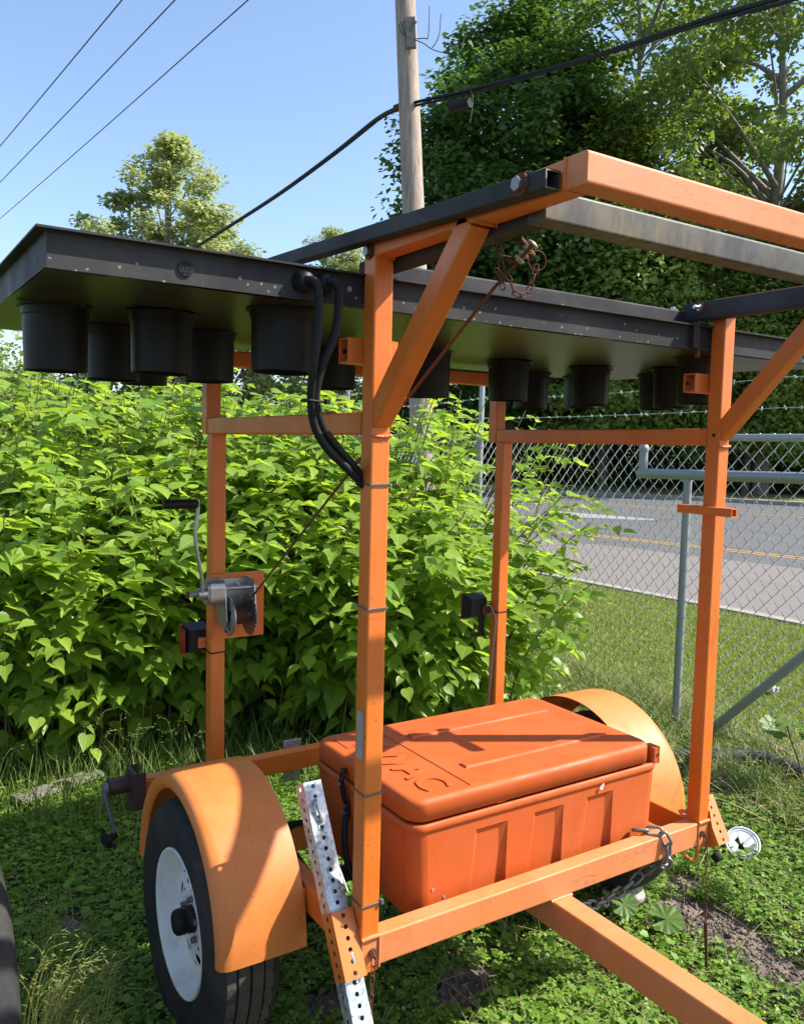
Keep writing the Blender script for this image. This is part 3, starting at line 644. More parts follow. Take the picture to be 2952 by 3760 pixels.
lamps = [(-0.572, 0.588, 1.438), (-0.351, 0.915, 1.447), (-0.332, 0.503, 1.443), (-0.098, 0.813, 1.452), (-0.121, 0.225, 1.443), (0.379, 0.905, 1.462), (-0.192, 1.17, 1.455),
         (0.652, 0.733, 1.440), (1.087, 0.822, 1.454), (1.479, 0.783, 1.455), (1.78, 1.13, 1.463), (1.694, 0.545, 1.447), (1.985-0.085, 0.80, 1.455), (1.392, 0.19, 1.438), (1.50, 1.16, 1.452)]
for i, (x, y, zc) in enumerate(lamps):
    zt = 1.5105+0.015*(y-0.062); zb = min(zt, zc+0.072)
    if hood0 is None:
        hood0 = hp.build('lamp_hood', M_HOOD, board, False); h = hood0
        for vv in h.data.vertices: vv.co += trailer.location
    else: h = inst(hood0, board)
    h.location = tr((x, y, zt-0.004))-trailer.location; h.rotation_euler = (random.gauss(0, .012), random.gauss(0, .012), random.uniform(0, 6))
    k = (zt-(zc-0.0755))/0.1515; h.scale = (UNIT, UNIT, UNIT*max(0.9, min(1.08, k)))
b = MB(); b.cyl((-0.416, BY0-0.001, 1.547), (-0.416, BY0-0.004, 1.547), 0.0165, n=24); vt = b.build('vent_grille', M_HOOD, board)
b = MB()
for k in range(7):
    a = 2*PI*k/6; rr = 0.0095 if k < 6 else 0; b.cyl((-0.416+rr*math.cos(a), BY0-0.0042, 1.547+rr*math.sin(a)), (-0.416+rr*math.cos(a), BY0-0.0050, 1.547+rr*math.sin(a)), 0.0028, n=8)
b.build('vent_holes', M_DARK, vt)
for (x, z, r) in ((-0.032, 1.551, 0.0065), (-0.06, 1.535, 0.005), (1.78, 1.54, 0.007)): MB().cyl((x, BY0-0.0005, z), (x, BY0-0.002, z), r, n=12).build('rivet', M_STICK if r < 0.0068 and x > -0.05 else M_DARK, board)
for (x, z, pts) in ((-0.152, 1.552, [(-0.155, 0.035, 1.553), (-0.143, 0.012, 1.545), (-0.139, 0.005, 1.515), (-0.143, 0.0, 1.43), (-0.152, 0.0, 1.36), (-0.146, 0.02, 1.293), (-0.131, 0.03, 1.233), (-0.098, 0.03, 1.183), (-0.050, 0.032, 1.143), (-0.006, 0.040, 1.108), (0.02, 0.04, 1.085)]),
                     (-0.100, 1.553, [(-0.103, 0.035, 1.554), (-0.092, 0.012, 1.548), (-0.088, 0.006, 1.52), (-0.098, 0.003, 1.44), (-0.128, 0.008, 1.36), (-0.135, 0.02, 1.293), (-0.112, 0.032, 1.235), (-0.072, 0.035, 1.188), (-0.025, 0.04, 1.145), (-0.002, 0.045, 1.122), (0.025, 0.04, 1.10)])):
    g = MB(); g.lathe([(0, 0.024), (0.012, 0.024), (0.026, 0.019), (0.030, 0.017), (0.030, 0.001)], (x-0.003, BY0-0.001, z), (0.1, -1, 0), 20); gr = g.build('cable_gland', M_HOOD, board)
    MB().path(smooth_pts(pts, 8), 0.0098, 12).build('power_cable', M_CABLE, gr)
b = MB(); b.path([(-0.163, -0.006, 1.288), (-0.140, -0.006, 1.286), (-0.118, 0.008, 1.287), (-0.116, 0.03, 1.288), (-0.165, 0.03, 1.288), (-0.163, -0.006, 1.288)], 0.0032, 6); b.box(-0.118, -0.108, 0.0, 0.012, 1.282, 1.293); b.build('cable_tie', M_CABLE, board)
# black steel frame lying over the board
MB().bar(0.0545, 1.2545, -0.501, -0.451, 1.604, 1.660, 0).build('frame_front_tube', M_WORN, board)
for x in (0.0545, 1.2045): MB().bar(x, x+0.050, -0.4505, 0.1195, 1.605, 1.661, 1).build('frame_side_tube', M_BLACK, board)
MB().bar(0.0545, 1.2545, 0.120, 0.170, 1.5885, 1.640, 0).build('frame_rear_tube', M_BLACK, board)
b = MB()
for (p0, p1) in (((-0.018, -0.595, 1.637), (-0.018, 0.56, 1.686)),):
    d = (Vector(p1)-Vector(p0)).normalized(); b.rect(p0, p1, 0.033, 0.033, r=0.003, caps=False); b.rect(Vector(p0)+d*0.0002, p1, 0.026, 0.026, r=0.001, caps=False)
    s1 = [Vector(p0)+Vector((sx*0.0160, 0, sz*0.0160)) for sx, sz in ((-1, -1), (1, -1), (1, 1), (-1, 1))]; s2 = [Vector(p0)+Vector((sx*0.0130, 0, sz*0.0130)) for sx, sz in ((-1, -1), (1, -1), (1, 1), (-1, 1))]
    e_ = MB().add(s1+s2, [(k, (k+1) % 4, 4+(k+1) % 4, 4+k) for k in range(4)])
pb = b.build('pivot_bar', M_BLACK, board); e_.build('cut_end', M_DSTEEL, board)
def hexbolt(c, ax, r, m1, m2, par, shank=0.0):
    c, ax = Vector(c), Vector(ax); w = MB().cyl(c, c+ax*0.004, r*1.55, n=24).build('washer', m2, par)
    g = MB().cyl(c+ax*0.004, c+ax*(0.004+r*0.75), r, n=6, smooth=False)
    if shank: g.cyl(c+ax*(0.004+r*0.75), c+ax*(0.004+r*0.75+shank), r*0.55, n=12)
    g.build('bolt', m1, par)
hexbolt((-0.0350, -0.535, 1.640), (-1, 0, 0), 0.0125, M_DSTEEL, M_RUST, board)
hexbolt((-0.0005, 0.026, 1.634), (-1, 0, 0), 0.0115, M_DSTEEL, M_RUST, board)
hexbolt((1.2035, 0.052, 1.641), (-1, 0, 0), 0.0105, M_STEEL, M_RUST, board, 0.022)
hexbolt((1.18, 0.14, 1.6405), (0, 0, 1), 0.009, M_STEEL, M_STEEL, board)
v = [(-0.137, 0.42, 1.592), (-0.137, 0.53, 1.592), (-0.137, 0.53, 1.712), (-0.131, 0.42, 1.592), (-0.131, 0.53, 1.592), (-0.131, 0.53, 1.712)]
MB().add(v, [(0, 1, 2), (5, 4, 3), (0, 3, 4, 1), (1, 4, 5, 2), (2, 5, 3, 0)]).build('gusset_plate', M_BLACK, board)
b = MB(); b.box(1.170, 1.190, 0.046, 0.0605, 1.516, 1.583); b.build('stiffener', M_BLACK, board)
b = MB(); b.cyl((1.197, 0.052, 1.488), (1.197, 0.052, 1.6), 0.0045, n=10); b.cyl((1.197, 0.052, 1.488), (1.197, 0.052, 1.506), 0.009, n=6, smooth=False); b.build('rusty_bolt', M_RUST, board)
# ------------------------------------------------------------------ storage box standing in the frame
box = thing('storage_box', (0.62, 0.30, 0.45), 'orange moulded plastic storage box with domed ribbed lid sitting between the trailer posts', 'storage box')
def rrect(x0, x1, y0, y1, r, n=6):
    pts = []
    for (cx, cy, a0) in ((x1-r, y1-r, 0), (x0+r, y1-r, 90), (x0+r, y0+r, 180), (x1-r, y0+r, 270)):
        for k in range(n+1): a = math.radians(a0+90*k/n); pts.append((cx+r*math.cos(a), cy+r*math.sin(a)))
    return pts
bx0, bx1, by0, by1 = 0.195, 1.143, 0.076, 0.64
def stack(b, rings, smooth=True, cap=True):
    n = len(rings[0]); o = [p for r in rings for p in r]
    b.add(o, [(i*n+k, i*n+(k+1) % n, (i+1)*n+(k+1) % n, (i+1)*n+k) for i in range(len(rings)-1) for k in range(n)], smooth)
    if cap: b.add(rings[-1], [tuple(range(n))])
b = MB(); R = 0.045; n = 6
def outline(dx, r): return rrect(bx0+dx, bx1-dx, by0, by1, r, n)
# side and back skin: the outline ring without its straight front run
lo, hi = outline(0.012, R), outline(0.0, R)
m = len(lo); seg = [i for i in range(m) if i != 3*(n+1)-1]
for (z0, z1, A, B_) in ((-0.055, 0.180, lo, hi),):
    v = [(x, y, z0) for x, y in A]+[(x, y, z1) for x, y in B_]
    b.add(v, [(i, (i+1) % m, m+(i+1) % m, m+i) for i in seg], True)
rim = [[(x, y, z) for x, y in rrect(bx0-d, bx1+d*0.3, by0-d, by1+d, R, n)] for z, d in ((0.180, 0.0), (0.1825, 0.004), (0.190, 0.005), (0.201, 0.005), (0.204, 0.002), (0.204, -0.012), (0.16, -0.014))]
stack(b, rim, True, False); b.add([(x, y, -0.055) for x, y in lo], [tuple(reversed(range(m)))])
# front wall with three recessed tapering pockets
yf = by0; PK = [((0.384, 0.402), (0.5135, 0.515)), ((0.592, 0.614), (0.7265, 0.728)), ((0.799, 0.825), (0.9335, 0.935))]
zt, zb, dp = 0.152, -0.055, 0.016
xs0, xs1 = bx0+0.012+R, bx1-0.012-R; xl0, xl1 = bx0+R, bx1-R
def lb(p, z): (a, c) = p; return a+(c-a)*(z-zb)/(zt-zb)
cur = (xs0, xl0+(xs0-xl0)*(0.165-zt)/(0.22)); f = lambda x, y, z: (x, y, z)
edges = [((xs0, (xs0*0.11+xl0*0.89)),)]
left = (xs0, xl0)
b.add([f(xs0, yf, zb), f(PK[0][0][0], yf, zb), f(PK[0][0][1], yf, zt), f(xl0, yf, zt)], [(0, 1, 2, 3)])
for i in range(2): b.add([f(PK[i][1][0], yf, zb), f(PK[i+1][0][0], yf, zb), f(PK[i+1][0][1], yf, zt), f(PK[i][1][1], yf, zt)], [(0, 1, 2, 3)])
b.add([f(PK[2][1][0], yf, zb), f(xs1, yf, zb), f(xl1, yf, zt), f(PK[2][1][1], yf, zt)], [(0, 1, 2, 3)])
top = [xl0]+[q for p in PK for q in (p[0][1], p[1][1])]+[xl1]
for i in range(len(top)-1): b.add([f(top[i], yf, zt), f(top[i+1], yf, zt), f(top[i+1], yf, 0.180), f(top[i], yf, 0.180)], [(0, 1, 2, 3)])
for (l, r) in PK:
    o = [f(l[0], yf, zb), f(l[1], yf, zt), f(r[1], yf, zt), f(r[0], yf, zb)]
    ii = [f(l[0]+0.010, yf+dp, zb), f(l[1]+0.012, yf+dp*.55, zt-0.010), f(r[1]-0.026, yf+dp*.55, zt-0.010), f(r[0]-0.012, yf+dp, zb)]
    b.add(o+ii, [(0, 4, 5, 1), (1, 5, 6, 2), (2, 6, 7, 3), (4, 7, 6, 5)])
b.build('box_body', M_PLASTIC, box)
b = MB(); lx0, lx1, ly0, ly1 = 0.192, 1.112, 0.0735, 0.640; r0 = 0.016
rings = [[(x, y, 0.212) for x, y in rrect(lx0+0.004, lx1-0.004, ly0+0.004, ly1-0.004, 0.046)], [(x, y, 0.2135) for x, y in rrect(lx0, lx1, ly0, ly1, 0.05)]]
for k in range(8):
    a = math.radians(90*k/7); d = r0*(1-math.cos(a)); rings.append([(x, y, 0.255+r0*math.sin(a)) for x, y in rrect(lx0+d, lx1-d, ly0+d, ly1-d, 0.05-0.6*d)])
stack(b, rings, True, False)
xa, xb, ya, yb = lx0+r0, lx1-r0, ly0+r0, ly1-r0
b.add(rings[-1], [tuple(range(len(rings[-1])))])
b.add(rings[0], [tuple(reversed(range(len(rings[0]))))]); lid = b.build('lid', M_PLASTIC, box)
def slab(x0, x1, y0, y1, z0, z1, bev, name):
    g = MB(); g.add([(x0, y0, z0), (x1, y0, z0), (x1, y1, z0), (x0, y1, z0), (x0+bev, y0+bev, z1), (x1-bev, y0+bev, z1), (x1-bev, y1-bev, z1), (x0+bev, y1-bev, z1)],
                    [(4, 5, 6, 7), (0, 1, 5, 4), (1, 2, 6, 5), (2, 3, 7, 6), (3, 0, 4, 7)]); return g.build(name, M_PLASTIC, lid)
LT = 0.2712
slab(0.455, 1.03, 0.196, 0.232, LT, LT+0.006, 0.004, 'lid_rib'); slab(0.455, 1.03, 0.475, 0.511, LT, LT+0.006, 0.004, 'lid_rib')
slab(0.393, 0.432, 0.095, 0.60, LT, LT+0.0022, 0.0012, 'lid_rib')
b = MB(); b.add([(0.235, 0.50, LT+0.002), (0.285, 0.50, LT+0.002), (0.285, 0.59, LT+0.002), (0.235, 0.59, LT+0.002)]+[(0.235, 0.50, LT-0.001), (0.285, 0.50, LT-0.001), (0.285, 0.59, LT-0.001), (0.235, 0.59, LT-0.001)], [(0, 1, 2, 3), (0, 4, 5, 1), (1, 5, 6, 2), (2, 6, 7, 3), (3, 7, 4, 0)]); b.build('lid_rib', M_PLASTIC, lid)
fc = bpy.data.curves.new('lid_lettering', 'FONT'); fc.body = 'KWAC'; fc.size = 0.135; fc.extrude = 0.0022; fc.resolution_u = 3; fc.bevel_depth = 0.0007; fc.bevel_resolution = 1
fo = bpy.data.objects.new('tmp_text', fc); COL.objects.link(fo); bpy.context.view_layer.update()
tm = bpy.data.meshes.new_from_object(fo.evaluated_get(bpy.context.evaluated_depsgraph_get())); bpy.data.objects.remove(fo); tm.name = 'lid_lettering'
tm.materials.clear(); tm.materials.append(M_PLASTIC); xsz = max(v.co.x for v in tm.vertices)
to = bpy.data.objects.new('lid_lettering', tm); COL.objects.link(to); to.parent = lid
to.matrix_local = Matrix.Translation(tr((0.262, 0.118+xsz*1.0, LT+0.0010))-box.location) @ Matrix.Rotation(-PI/2, 4, 'Z') @ Matrix.Scale(UNIT, 4)
for y0 in (0.066, 0.596): MB().rect((1.1275, y0+0.029, 0.200), (1.1275, y0+0.029, 0.252), 0.031, 0.045, (0, 1, 0), 0.006, n=4).build('hinge_lug', M_PLASTIC, box)
MB().cyl((1.130, 0.0703, 0.230), (1.130, 0.0696, 0.230), 0.005, n=10).build('hinge_pin', M_DARK, box)
b = MB(); b.rect((0.184, 0.430, 0.245), (0.168, 0.418, 0.212), 0.022, 0.009, (1, 0, 0), 0.003); b.rect((0.170, 0.420, 0.216), (0.183, 0.418, 0.150), 0.020, 0.012, (1, 0, 0), 0.003); b.rect((0.186, 0.418, 0.150), (0.190, 0.416, 0.100), 0.026, 0.006, (1, 0, 0), 0.002)
la = b.build('latch', M_HOOD, box)
b = MB()
for z in (0.135, 0.113): b.cyl((0.184, 0.417, z), (0.180, 0.417, z), 0.0035, n=10)
b.cyl((0.165, 0.419, 0.205), (0.160, 0.419, 0.205), 0.006, n=12); b.build('latch_rivet', M_STEEL, la)
for y, z in ((0.455, 0.205-0.02), (0.455, 0.10)): MB().cyl((0.1975, y, z), (0.190, y, z), 0.006, n=12).build('rivet', M_STEEL, box)
MB().path(smooth_pts([(0.18, 0.405, 0.11), (0.168, 0.39, 0.06), (0.172, 0.375, -0.02), (0.19, 0.36, -0.07)], 6), 0.010, 8).build('rubber_strap', M_CABLE, box)
b = MB(); b.add([(0.872, 0.0735, 0.172), (0.883, 0.0735, 0.171), (0.887, 0.0735, 0.190), (0.880, 0.0705, 0.1915), (0.877, 0.070, 0.1915), (0.871, 0.0735, 0.185)], [(0, 1, 2, 3, 4, 5)]); 
b.v = [(x, y-0.005, z-0.004) for x, y, z in b.v]; b.build('white_scuff', M_WHITE, box)
for x, z in ((0.262, 0.02), (0.30, -0.01)): MB().cyl((x, by0-0.0005, z), (x, by0-0.002, z), 0.004, n=10).build('rivet', M_STICK, box)

# ------------------------------------------------------------------ chains and hanging things
def link_mesh(name, L, Wd, r, material):
    g = MB(); pts = []; h = (L-Wd)/2; q = (Wd/2-r)
    for k in range(14):
        a = 2*PI*k/14; pts.append(((h if math.cos(a) > 0 else -h)*1.0+q*math.cos(a), q*math.sin(a), 0))
    m = 6; v = []
    for k, p in enumerate(pts):
        a = 2*PI*k/14; d = Vector((math.cos(a), math.sin(a), 0)); v += [Vector(p)+(d*math.cos(2*PI*j/m)+Vector((0, 0, 1))*math.sin(2*PI*j/m))*r for j in range(m)]
    g.add(v, [(k*m+j, ((k+1) % 14)*m+j, ((k+1) % 14)*m+(j+1) % m, k*m+(j+1) % m) for k in range(14) for j in range(m)], True)
    me = bpy.data.meshes.new(name); me.from_pydata([tuple(x) for x in g.v], [], g.f); me.polygons.foreach_set('use_smooth', [True]*len(g.f)); me.materials.append(material); return me
def chain(root, path, me, pitch, name='link', twist0=0.3):
    P = smooth_pts(path, 10); d = [0]
    for i in range(1, len(P)): d.append(d[-1]+(P[i]-P[i-1]).length)
    s = pitch/2; k = 0
    while s < d[-1]:
        i = max(j for j in range(len(d)) if d[j] <= s); i = min(i, len(P)-2); t = (s-d[i])/max(1e-6, d[i+1]-d[i]); p = P[i].lerp(P[i+1], t)
        x = (P[min(i+2, len(P)-1)]-P[max(i-1, 0)]).normalized(); z = x.orthogonal().normalized(); y = z.cross(x)
        Rm = Matrix((x, y, z)).transposed().to_4x4() @ Matrix.Rotation(twist0+(k % 2)*PI/2+random.uniform(-.25, .25), 4, 'X'); Rm = Rm @ Matrix.Scale(UNIT, 4); Rm.translation = tr(p)-root.location
        o = bpy.data.objects.new(name, me); COL.objects.link(o); o.parent = root; o.matrix_local = Rm; s += pitch; k += 1
lm = link_mesh('link', 0.058, 0.036, 0.0052, M_CHAIN)
ch = thing('safety_chain', (1.09, 0.0, 0.30), 'thick grey steel chain draped over the front beam beside the storage box', 'chain')
chain(ch, [(1.02, 0.062, 0.010), (1.055, 0.03, 0.012), (1.078, 0.004, 0.010), (1.094, -0.010, -0.022), (1.102, -0.010, -0.062), (1.100, 0.0, -0.098), (1.145, 0.06, -0.135), (1.150, 0.12, -0.185), (1.095, 0.13, -0.222), (1.0, 0.13, -0.242), (0.93, 0.10, -0.225), (0.85, 0.09, -0.20), (0.76, 0.09, -0.17)], lm, 0.0425)
rm = link_mesh('small_link', 0.027, 0.013, 0.0016, M_RUST)
pc = thing('pin_chain', (1.29, -0.01, 0.05), 'thin rusty chain with a long spike hanging from the right end of the front beam', 'chain')
chain(pc, [(1.276, -0.010, -0.040), (1.281, -0.014, -0.075), (1.290, -0.016, -0.18), (1.296, -0.016, -0.28), (1.298, -0.016, -0.335)], rm, 0.0215)
MB().cyl((1.298, -0.016, -0.335), (1.3155, -0.016, -0.492), 0.0065, 0.005, n=10).build('spike', M_RUST, pc)
b = MB(); b.cyl((1.272, -0.0015, -0.036), (1.272, -0.007, -0.036), 0.0105, n=14); b.torus((1.272, -0.010, -0.036), (1, 0, 0.3), 0.007, 0.002, 14, 5); b.build('eye_bolt', M_RUST, pc)
pc2 = thing('pin_chain', (0.03, -0.01, 0.05), 'short rusty chain hanging from the left end of the front beam by the perforated leg', 'chain')
chain(pc2, [(0.030, -0.010, -0.045), (0.026, -0.014, -0.075), (0.022, -0.018, -0.11), (0.020, -0.02, -0.20), (0.03, -0.03, -0.29), (0.04, -0.04, -0.36)], rm, 0.0215)
b = MB(); b.cyl((0.032, -0.0015, -0.038), (0.032, -0.007, -0.038), 0.0115, n=14); b.torus((0.031, -0.009, -0.042), (1, 0, 0.3), 0.008, 0.0022, 14, 5); b.build('eye_bolt', M_RUST, pc2)
kc = thing('keeper_chain', (0.11, -0.36, 2.05), 'rusty keeper chain with ring and pin dangling under the black top frame', 'chain')
rm2 = link_mesh('keeper_link', 0.027, 0.013, 0.0017, M_RUST)
chain(kc, [(0.068, -0.355, 1.598), (0.072, -0.35, 1.577), (0.080, -0.35, 1.548), (0.084, -0.35, 1.527), (0.094, -0.35, 1.533), (0.106, -0.35, 1.520), (0.115, -0.35, 1.505), (0.128, -0.35, 1.500), (0.142, -0.35, 1.502), (0.152, -0.35, 1.512), (0.162, -0.35, 1.535), (0.168, -0.35, 1.556)], rm2, 0.020)
chain(kc, [(0.066, -0.352, 1.54), (0.080, -0.350, 1.527), (0.084, -0.352, 1.506)], rm2, 0.012)
chain(kc, [(0.074, -0.354, 1.566), (0.092, -0.36, 1.564), (0.108, -0.362, 1.562)], rm2, 0.017)
MB().torus((0.171, -0.35, 1.573), (0.25, 1, 0.1), 0.0195, 0.0018, 28, 6).build('ring', M_RUST, kc)
MB().cyl((0.105, -0.37, 1.604), (0.156, -0.352, 1.581), 0.0072, n=12).build('pin', M_RUST, kc)
b = MB(); a0 = Vector((0.106, -0.365, 1.560)); a1 = Vector((0.131, -0.385, 1.597)); dd = (a1-a0).normalized()
for k in range(4): b.torus(a0.lerp(a1, 0.12+0.26*k), dd, 0.0085, 0.0038, 14, 6)
b.cyl(a0, a1, 0.0062, n=10); b.build('cable_clamp', M_BRASS, kc)

# neighbouring wheel whose edge shows in the bottom left corner
nw = thing('spare_wheel', (-0.83, 0.50, 0), 'black rubber tyre standing at the bottom left corner of the picture', 'wheel')
prof = [(0.0, 0.20), (0.012, 0.215), (0.022, 0.26), (0.020, 0.305), (0.008, 0.330), (-0.01, 0.339), (-0.10, 0.342), (-0.19, 0.339), (-0.205, 0.330), (-0.218, 0.305), (-0.22, 0.26), (-0.21, 0.215), (-0.198, 0.20)]
MB().lathe(prof, (-0.742, 0.50, 0.342), (1, 0, 0), 72).build('tyre', M_RUBBER, nw, W0)
MB().lathe([(-0.02, 0.203), (-0.03, 0.19), (-0.08, 0.17), (-0.09, 0.05), (-0.08, 0.001)], (-0.742, 0.50, 0.342), (1, 0, 0), 48).build('rim', M_RIM, nw, W0)

# ------------------------------------------------------------------ ground, lawn, road
def sheet(name, pts, z, material, kind='structure', th=0.0):
    g = MB(); n = len(pts)
    g.add([(x, y, z) for x, y in pts], [tuple(range(n))]); o = g.build(name, material, None, W0); o['kind'] = kind; return o
def ribbon(name, fa, fb, ys, z, material, side=0.0):
    v = []; 
    for y in ys: v += [(fa(y), y, z), (fb(y), y, z)]
    g = MB(); g.add(v, [(2*i, 2*i+1, 2*i+3, 2*i+2) for i in range(len(ys)-1)])
    if side:
        v2 = []
        for y in ys: v2 += [(fa(y), y, z), (fa(y), y, z-side)]
        g.add(v2, [(2*i, 2*i+2, 2*i+3, 2*i+1) for i in range(len(ys)-1)])
        v2 = []
        for y in ys: v2 += [(fb(y), y, z), (fb(y), y, z-side)]
        g.add(v2, [(2*i, 2*i+1, 2*i+3, 2*i+2) for i in range(len(ys)-1)])
    o = g.build(name, material, None, W0); o['kind'] = 'structure'; return o
fx = lambda y: 3.22+0.12*(y-1.0)                              # fence line
kn = lambda y: 6.92-0.03*y-0.002*y*y                          # near kerb
ye = lambda y: 12.6-0.10*y-0.006*y*y                          # centre line
kf = lambda y: 29.5-0.20*y-0.0085*y*y                         # far kerb
ys = [-30+2*i for i in range(36)]
sheet('ground', [(-300, -300), (300, -300), (300, 300), (-300, 300)], 0.0, M_GROUND)
ribbon('lawn', lambda y: fx(y)+0.10, lambda y: kn(y), [-12+1.0*i for i in range(36)], 0.006, M_TURF)
ribbon('near_kerb', kn, lambda y: kn(y)+0.15, ys, 0.03, M_CONCRETE, 0.06)
ribbon('near_lane', lambda y: kn(y)+0.15, lambda y: ye(y)-1.1, ys, 0.010, M_LANE)
ribbon('road', lambda y: ye(y)-1.1, kf, ys, 0.012, M_ROAD)
ribbon('road_line', lambda y: ye(y)-0.05, lambda y: ye(y)+0.06, ys, 0.017, M_LINE)
ribbon('road_line', lambda y: ye(y)+0.20, lambda y: ye(y)+0.31, ys, 0.017, M_LINE)
ribbon('road_line', lambda y: kf(y)*0.62+ye(y)*0.38, lambda y: kf(y)*0.62+ye(y)*0.38+0.14, ys, 0.017, M_LINE)
sheet('road_marking', [(14.9, 15.0), (15.6, 12.3), (15.25, 12.1), (14.0, 13.3), (14.3, 14.9)], 0.0175, M_WLINE)
ribbon('far_kerb', kf, lambda y: kf(y)+0.3, ys, 0.15, M_CONCRETE, 0.15)
ribbon('verge', lambda y: kf(y)+0.3, lambda y: kf(y)+7.5, ys, 0.08, M_VERGE)
def blob(cx, cy, rx, ry, rot, n=26, s=0.25):
    out = []
    for k in range(n):
        a = 2*PI*k/n; r = 1+s*math.sin(3*a+cx*9)+0.6*s*math.sin(5*a+cy*7)+random.uniform(-.12, .12); x, y = rx*r*math.cos(a), ry*r*math.sin(a)
        out.append((cx+x*math.cos(rot)-y*math.sin(rot), cy+x*math.sin(rot)+y*math.cos(rot)))
    return out
SOIL = [(1.53, 0.12, 0.15, 0.27, 0.1), (1.50, -0.16, 0.10, 0.15, 0.5), (1.68, 0.36, 0.10, 0.08, 0.2), (0.55, 0.30, 0.16, 0.10, 0.4), (0.15, 0.45, 0.10, 0.08, 0.0), (-0.42, 1.25, 0.06, 0.08, 0)]
for i, (cx, cy, rx, ry, ro) in enumerate(SOIL): sheet('bare_soil', blob(cx, cy, rx, ry, ro), 0.004+0.0006*i, M_SOIL)
def in_soil(x, y, k=1.0):
    m = np.zeros(len(x), bool)
    for (cx, cy, rx, ry, ro) in SOIL:
        dx, dy = x-cx, y-cy; a = dx*math.cos(ro)+dy*math.sin(ro); q = -dx*math.sin(ro)+dy*math.cos(ro); m |= (a/(rx*k))**2+(q/(ry*k))**2 < 1
    return m
# clods on the bare soil
n = 1500; cl = [SOIL[i] for i in RNG.choice(len(SOIL), n, p=[.5, .12, .12, .18, .05, .03])]
P = np.array([(c[0]+RNG.normal(0, .5)*c[2], c[1]+RNG.normal(0, .5)*c[3], 0.006) for c in cl]); S = RNG.gamma(2.0, 0.0026, n)+0.002
OV = np.array([(1, 0, 0), (-1, 0, 0), (0, 1, 0), (0, -1, 0), (0, 0, .7), (0, 0, -.7)]); OF = np.array([(0, 2, 4), (2, 1, 4), (1, 3, 4), (3, 0, 4), (2, 0, 5), (1, 2, 5), (3, 1, 5), (0, 3, 5)])
V, F = cloud_arrays(P, RNG.normal(size=(n, 3)), RNG.normal(size=(n, 3)), S, OV*np.array([1, .8, .7]), OF); mesh_np('soil_clods', V, F, M_SOIL, kind='stuff')
# ------------------------------------------------------------------ low plants
def seen(P, mx=0.12):
    """which points could the photo (or a viewpoint a step aside) plausibly see"""
    d = P-np.array(CAM); z = d@np.array(FW); x = d@np.array(R2)/np.maximum(z, .05)*3059.4/1476; y = d@np.array(U2)/np.maximum(z, .05)*3059.4/1880
    return (z > 0.2) & (np.abs(x) < 1+mx) & (np.abs(y) < 1+mx)
def scatter(n, x0, x1, y0, y1):
    P = np.stack([RNG.uniform(x0, x1, n), RNG.uniform(y0, y1, n), np.zeros(n)], 1); return P[seen(P, 0.25)]
def patch(P, s=1.0, sd=0.0):
    """smooth pseudo-noise 0..1 for uneven growth"""
    x, y = P[:, 0]*s+sd, P[:, 1]*s+1.7*sd
    return 0.5+0.25*np.sin(3.1*x+1.3*np.sin(2.3*y))+0.25*np.sin(4.7*y-1.9*np.sin(3.7*x)+1.0)
def lowleaf(name, P, hmin, hmax, size, material, trif=True):
    n = len(P); h = hmin+(hmax-hmin)*RNG.random(n)**1.3; P = P.copy(); P[:, 2] = h
    up = np.array([0, 0, 1.0])+RNG.normal(0, .30, (n, 3)); az = RNG.uniform(0, 2*PI, n); s = size*RNG.uniform(.65, 1.3, n)
    k = 3 if trif else 1; Ps, Ts, Ns, Ss = [], [], [], []
    for j in range(k):
        a = az+j*2*PI/3+RNG.normal(0, .12, n); T_ = np.stack([np.cos(a), np.sin(a), -0.10+RNG.normal(0, .22, n)], 1)
        Ps.append(P); Ts.append(T_); Ns.append(up); Ss.append(s)
    tv = np.array([(0.03, 0, 0), (0.50, 0.42, 0.10), (0.95, 0.30, 0.06), (1.0, 0, 0.02), (0.95, -0.30, 0.06), (0.5, -0.42, 0.10)]); tf = np.array([(0, 3, 1), (1, 3, 2), (0, 5, 3), (5, 4, 3)])
    V, F = cloud_arrays(np.vstack(Ps), np.vstack(Ts), np.vstack(Ns), np.concatenate(Ss), tv, tf)
    return mesh_np(name, V, F, material, kind='stuff')
def blades(name, P, hmin, hmax, wid, material, lean=0.35, seg=3, kind='stuff', wind=(0, 0)):
    n = len(P); h = hmin+(hmax-hmin)*RNG.random(n)**1.4; az = RNG.uniform(0, 2*PI, n); ln = lean*h*RNG.uniform(.3, 1.6, n)
    dx, dy = np.cos(az)*ln+wind[0]*h, np.sin(az)*ln+wind[1]*h; wa = az+PI/2+RNG.normal(0, .6, n); wx, wy = np.cos(wa), np.sin(wa); w = wid*RNG.uniform(.6, 1.4, n)
    rows = []
    for s in range(seg):
        t = s/seg; c = P+np.stack([dx*t*t, dy*t*t, h*t*(1-0.12*t)], 1); ww = w*(1-0.55*t*t)
        rows += [c+np.stack([wx*ww, wy*ww, 0*w], 1)/2, c-np.stack([wx*ww, wy*ww, 0*w], 1)/2]
    rows.append(P+np.stack([dx, dy, h*0.88], 1)); V = np.stack(rows, 1); m = V.shape[1]
    tf = []
    for s in range(seg-1): a = 2*s; tf += [(a, a+1, a+3), (a, a+3, a+2)]
    tf.append((2*seg-2, 2*seg-1, 2*seg)); F = (np.array(tf)[None]+(np.arange(n)*m)[:, None, None]).reshape(-1, 3)
    return mesh_np(name, V.reshape(-1, 3), F, material, kind=kind)
inside = lambda P: P[:, 0] < 3.22+0.12*(P[:, 1]-1)
A = scatter(190000, -1.6, 3.5, -1.2, 3.2)
